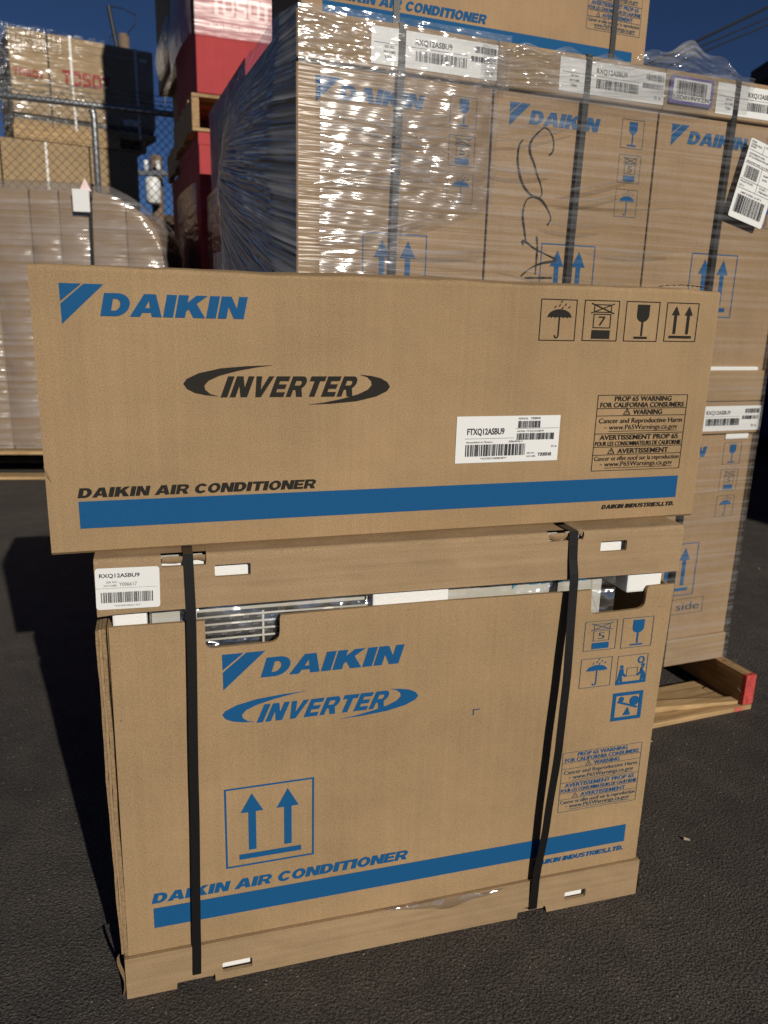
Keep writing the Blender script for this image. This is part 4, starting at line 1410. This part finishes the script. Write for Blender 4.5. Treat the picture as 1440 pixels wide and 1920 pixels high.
wooden('wooden_pallet', tloc(-.6, -.01, 0), TY, 1.77, .95, 'ground-level wooden pallet behind the chain link fence', h=.148)
F = empty('stretch_film', tloc(0, 0, 0), TY, 'loose film hanging over the lettered cartons behind the fence', 'plastic film')
b = MB()
b.grid(60, 40, lambda u, v: (-.03 + 1.41 * u, -.02 + .0015 * wob(u * 15, v * 12), 2.62 + .815 * v + (.03 * wob(u * 30) if v > .97 else 0)))
b.build('front_film', FILM_FAR, F, smooth=True)
b = MB()
b.grid(20, 40, lambda u, v: (-.03 - .10 * u * (.4 + .6 * math.sin(v * 3.3 + .4)) + .02 * math.sin(v * 23), -.02 + .15 * u + .02 * wob(u * 9, v * 30), 2.55 + .93 * v))
b.build('loose_film', FILM_FAR, F, smooth=True)
b = MB()
b.grid(20, 40, lambda u, v: (1.385 + .13 * u * math.sin(PI * (v * .8 + .1)) + .015 * math.sin(v * 31), -.01 + .25 * u, 2.68 + .72 * v))
b.build('loose_film', FILM_FAR, F, smooth=True)
b = MB()
b.grid(40, 10, lambda u, v: (-.02 + .50 * u, -.035 + .012 * wob(u * 30, v * 8), 3.30 + .14 * v - .10 * (1 - v) * abs(math.sin(u * 8)) + .02 * wob(u * 40)))
b.build('loose_film', FILM_FAR, F, smooth=True)

# ------------------------------------------------------------------ chain link fence
FYW = R(22)
FE = empty('chain_link_fence', (-3.038, 6.542, 0), FYW, 'galvanised chain link fence with top rail and barbed wire behind the left stacks', 'fence')
FZ = 2.44
b = MB(); b.tube([(-3.5, 0, FZ), (6.5, 0, FZ)], .024, 14); b.build('top_rail', GALV, FE, smooth=True)
for x in (-1.75, .672, 3.1, 5.5):
    b = MB(); b.tube([(x, .0, 0), (x, .0, FZ - .10), (x - .004, .0, FZ - .05), (x - .022, 0, FZ - .028)], .026, 14); b.build('post', GALV, FE, smooth=True)
b = MB()
p = .068
zz = [0.05]
while zz[-1] < FZ + .05:
    zz.append(zz[-1] + p / 2)
for k in range(int(6.2 / p)):
    x0 = -1.8 + k * p
    for ph in (0,):
        pts = [(x0 + (p / 2 if q % 2 else 0) + .0, -.03 + (.003 if q % 2 else -.003), z) for q, z in enumerate(zz)]
        b.tube(pts, .0032, 4, False)
        pts = [(x0 + p - (p / 2 if q % 2 else 0) - .0, -.03 + (-.003 if q % 2 else .003), z) for q, z in enumerate(zz)]
        b.tube(pts, .0032, 4, False)
o = b.build('wire_mesh', WIRE, FE)
o['kind'] = 'stuff'
for k, (dz, dy) in enumerate(((.060, .02), (.105, .05), (.150, .08))):
    b = MB()
    n = 60
    b.tube([(-3 + 9 * q / n, dy, FZ + dz + .012 * math.sin(q * 1.7 + k)) for q in range(n + 1)], .0032, 5)
    for q in range(60):
        x = -3 + .15 * q + .04 * k
        z = FZ + dz + .012 * math.sin((x + 3) / 9 * n * 1.7 + k)
        b.tube([(x - .012, dy, z - .016), (x + .012, dy, z + .016)], .002, 4); b.tube([(x + .012, dy - .01, z - .016), (x - .012, dy + .01, z + .016)], .002, 4)
    b.build('barbed_wire', WIRE, FE)

# ------------------------------------------------------------------ far things
UP = empty('utility_pole', (-2.93, 9.3, 0), 0, 'wooden pole top with slanting dark arm and loose wires above the far cartons', 'utility pole')
b = MB(); b.tube([(0, 0, 0), (0, 0, 3.70)], [.07, .055], 12); b.build('pole', BARK, UP, smooth=True)
b = MB(); b.tube([(-.02, -.05, 3.30), (-.13, -.05, 3.95)], .022, 8); b.build('slanting_arm', CABLE, UP)
b = MB()
b.tube([(-.13, -.05, 3.95), (.02, -.05, 3.93), (.16, -.05, 3.87)], .005, 5)
b.build('loose_wire', CABLE, UP)
b = MB()
b.tube([(.16, -.05, 3.87), (.14, -.05, 3.78), (.06, -.05, 3.70)], .006, 5)
b.build('loose_wire', CABLE, UP)
b = MB()
b.tube([(-.06, -.05, 3.70), (-.13, -.05, 3.66), (-.14, -.05, 3.55)], .005, 5)
b.build('loose_wire', CABLE, UP)
TX = empty('transformer_pole', (-4.05, 14, 0), 0, 'pole with pale transformer can and insulators seen through the fence', 'utility pole')
b = MB(); b.tube([(0, .25, 0), (0, .25, 3.35)], .10, 10); b.build('pole', BARK, TX, smooth=True)
b = MB(); b.tube([(0, 0, 2.55), (0, 0, 2.58), (0, 0, 2.92), (0, 0, 2.97)], [.10, .125, .125, .09], 20); b.build('transformer_can', TRANSF, TX, smooth=True)
b = MB(); b.box(-.30, .6, -.05, .05, 3.00, 3.07); b.build('crossarm', GALV, TX)
for x in (-.10, .10):
    b = MB(); b.tube([(x, 0, 3.07), (x, 0, 3.12), (x, 0, 3.17), (x, 0, 3.23)], [.02, .045, .03, .04], 12); b.build('insulator', TRANSF, TX, smooth=True)
SH = empty('storage_shed', (-6.2, 15.5, 0), 0, 'dark low shed beyond the fence under the transformer', 'building')
box_part('wall', BUILDING, SH, 0, 5.0, 0, 3, 0, 2.35, 0)
box_part('roof', BUILDING, SH, -.15, 5.15, -.2, 3.2, 2.352, 2.52, .01)
box_part('door', DARKBOX, SH, 1.8, 2.8, -.03, .0, 0, 2.0, 0)
# container and building at the right
CO = empty('shipping_container', (2.30, 5.15, 0), R(14), 'dark navy steel container in shade at the right edge', 'container')
b = MB()
b.box(0, 2.6, 0, 4.5, .14, 1.62)
b.build('shell', CONTAINER, CO, bevel=.02)
for k in range(12):
    box_part('rib', CONTAINER, CO, .10 + .205 * k, .20 + .205 * k, -.028, -.001, .24, 1.52, .004)
for x in (0.02, 2.40):
    box_part('foot', CONTAINER, CO, x, x + .18, .02, .5, 0, .139, 0)
BL = empty('warehouse', (5.05, -2.4, 0), R(0), 'dark brown warehouse wall rising at the right edge', 'building')
box_part('wall', BUILDING, BL, 0, 9, 0, 14.4, 0, 4.05, 0)
box_part('parapet', BUILDING, BL, -.08, 9.08, -.08, 14.48, 4.053, 4.28, .01)
for k in range(3):
    box_part('roller_door', DARKBOX, BL, -.03, 0, 1.0 + 4.6 * k, 3.9 + 4.6 * k, 0, 3.0, 0)
# overhead cables
for k, (a, c, rr) in enumerate((((3.0, 12.0, 4.07), (6.2, 12.0, 5.60), .020), ((2.9, 12.0, 4.00), (6.2, 12.0, 5.40), .011), ((2.9, 12.0, 3.93), (6.2, 12.0, 5.30), .011))):
    b = MB()
    A, B_ = Vector(a), Vector(c)
    d = B_ - A
    A = A - d * 3; B_ = B_ + d * 3
    b.tube([A + (B_ - A) * (q / 40) - Vector((0, 0, .25 * (1 - (2 * q / 40 - 1) ** 2) - .25)) for q in range(41)], rr, 6)
    o = b.build('overhead_cable', CABLE)
    tag(o, ('thick black overhead cable crossing the sky at right', 'upper of the two thin overhead cables at right', 'lower of the two thin overhead cables at right')[k], 'cable')

# small litter on the asphalt
b = MB()
rnd = random.Random(5)
for k in range(70):
    x = rnd.uniform(-1.6, 1.6); y = rnd.uniform(.45, 4.2); a = rnd.uniform(0, PI); l_ = rnd.uniform(.003, .010) * .7; w_ = rnd.uniform(.0012, .003)
    ca, sa = math.cos(a), math.sin(a)
    q = [(x + ca * l_ - sa * w_, y + sa * l_ + ca * w_, .0035), (x - ca * l_ - sa * w_, y - sa * l_ + ca * w_, .0035), (x - ca * l_ + sa * w_ * .3, y - sa * l_ - ca * w_ * .3, .004), (x + ca * l_ + sa * w_, y + sa * l_ - ca * w_, .0055)]
    b.quad(*q)
o = b.build('straw_litter', STRAW)
o['kind'] = 'stuff'; o['label'] = 'tiny scraps of straw and grit scattered on the asphalt'; o['category'] = 'litter'
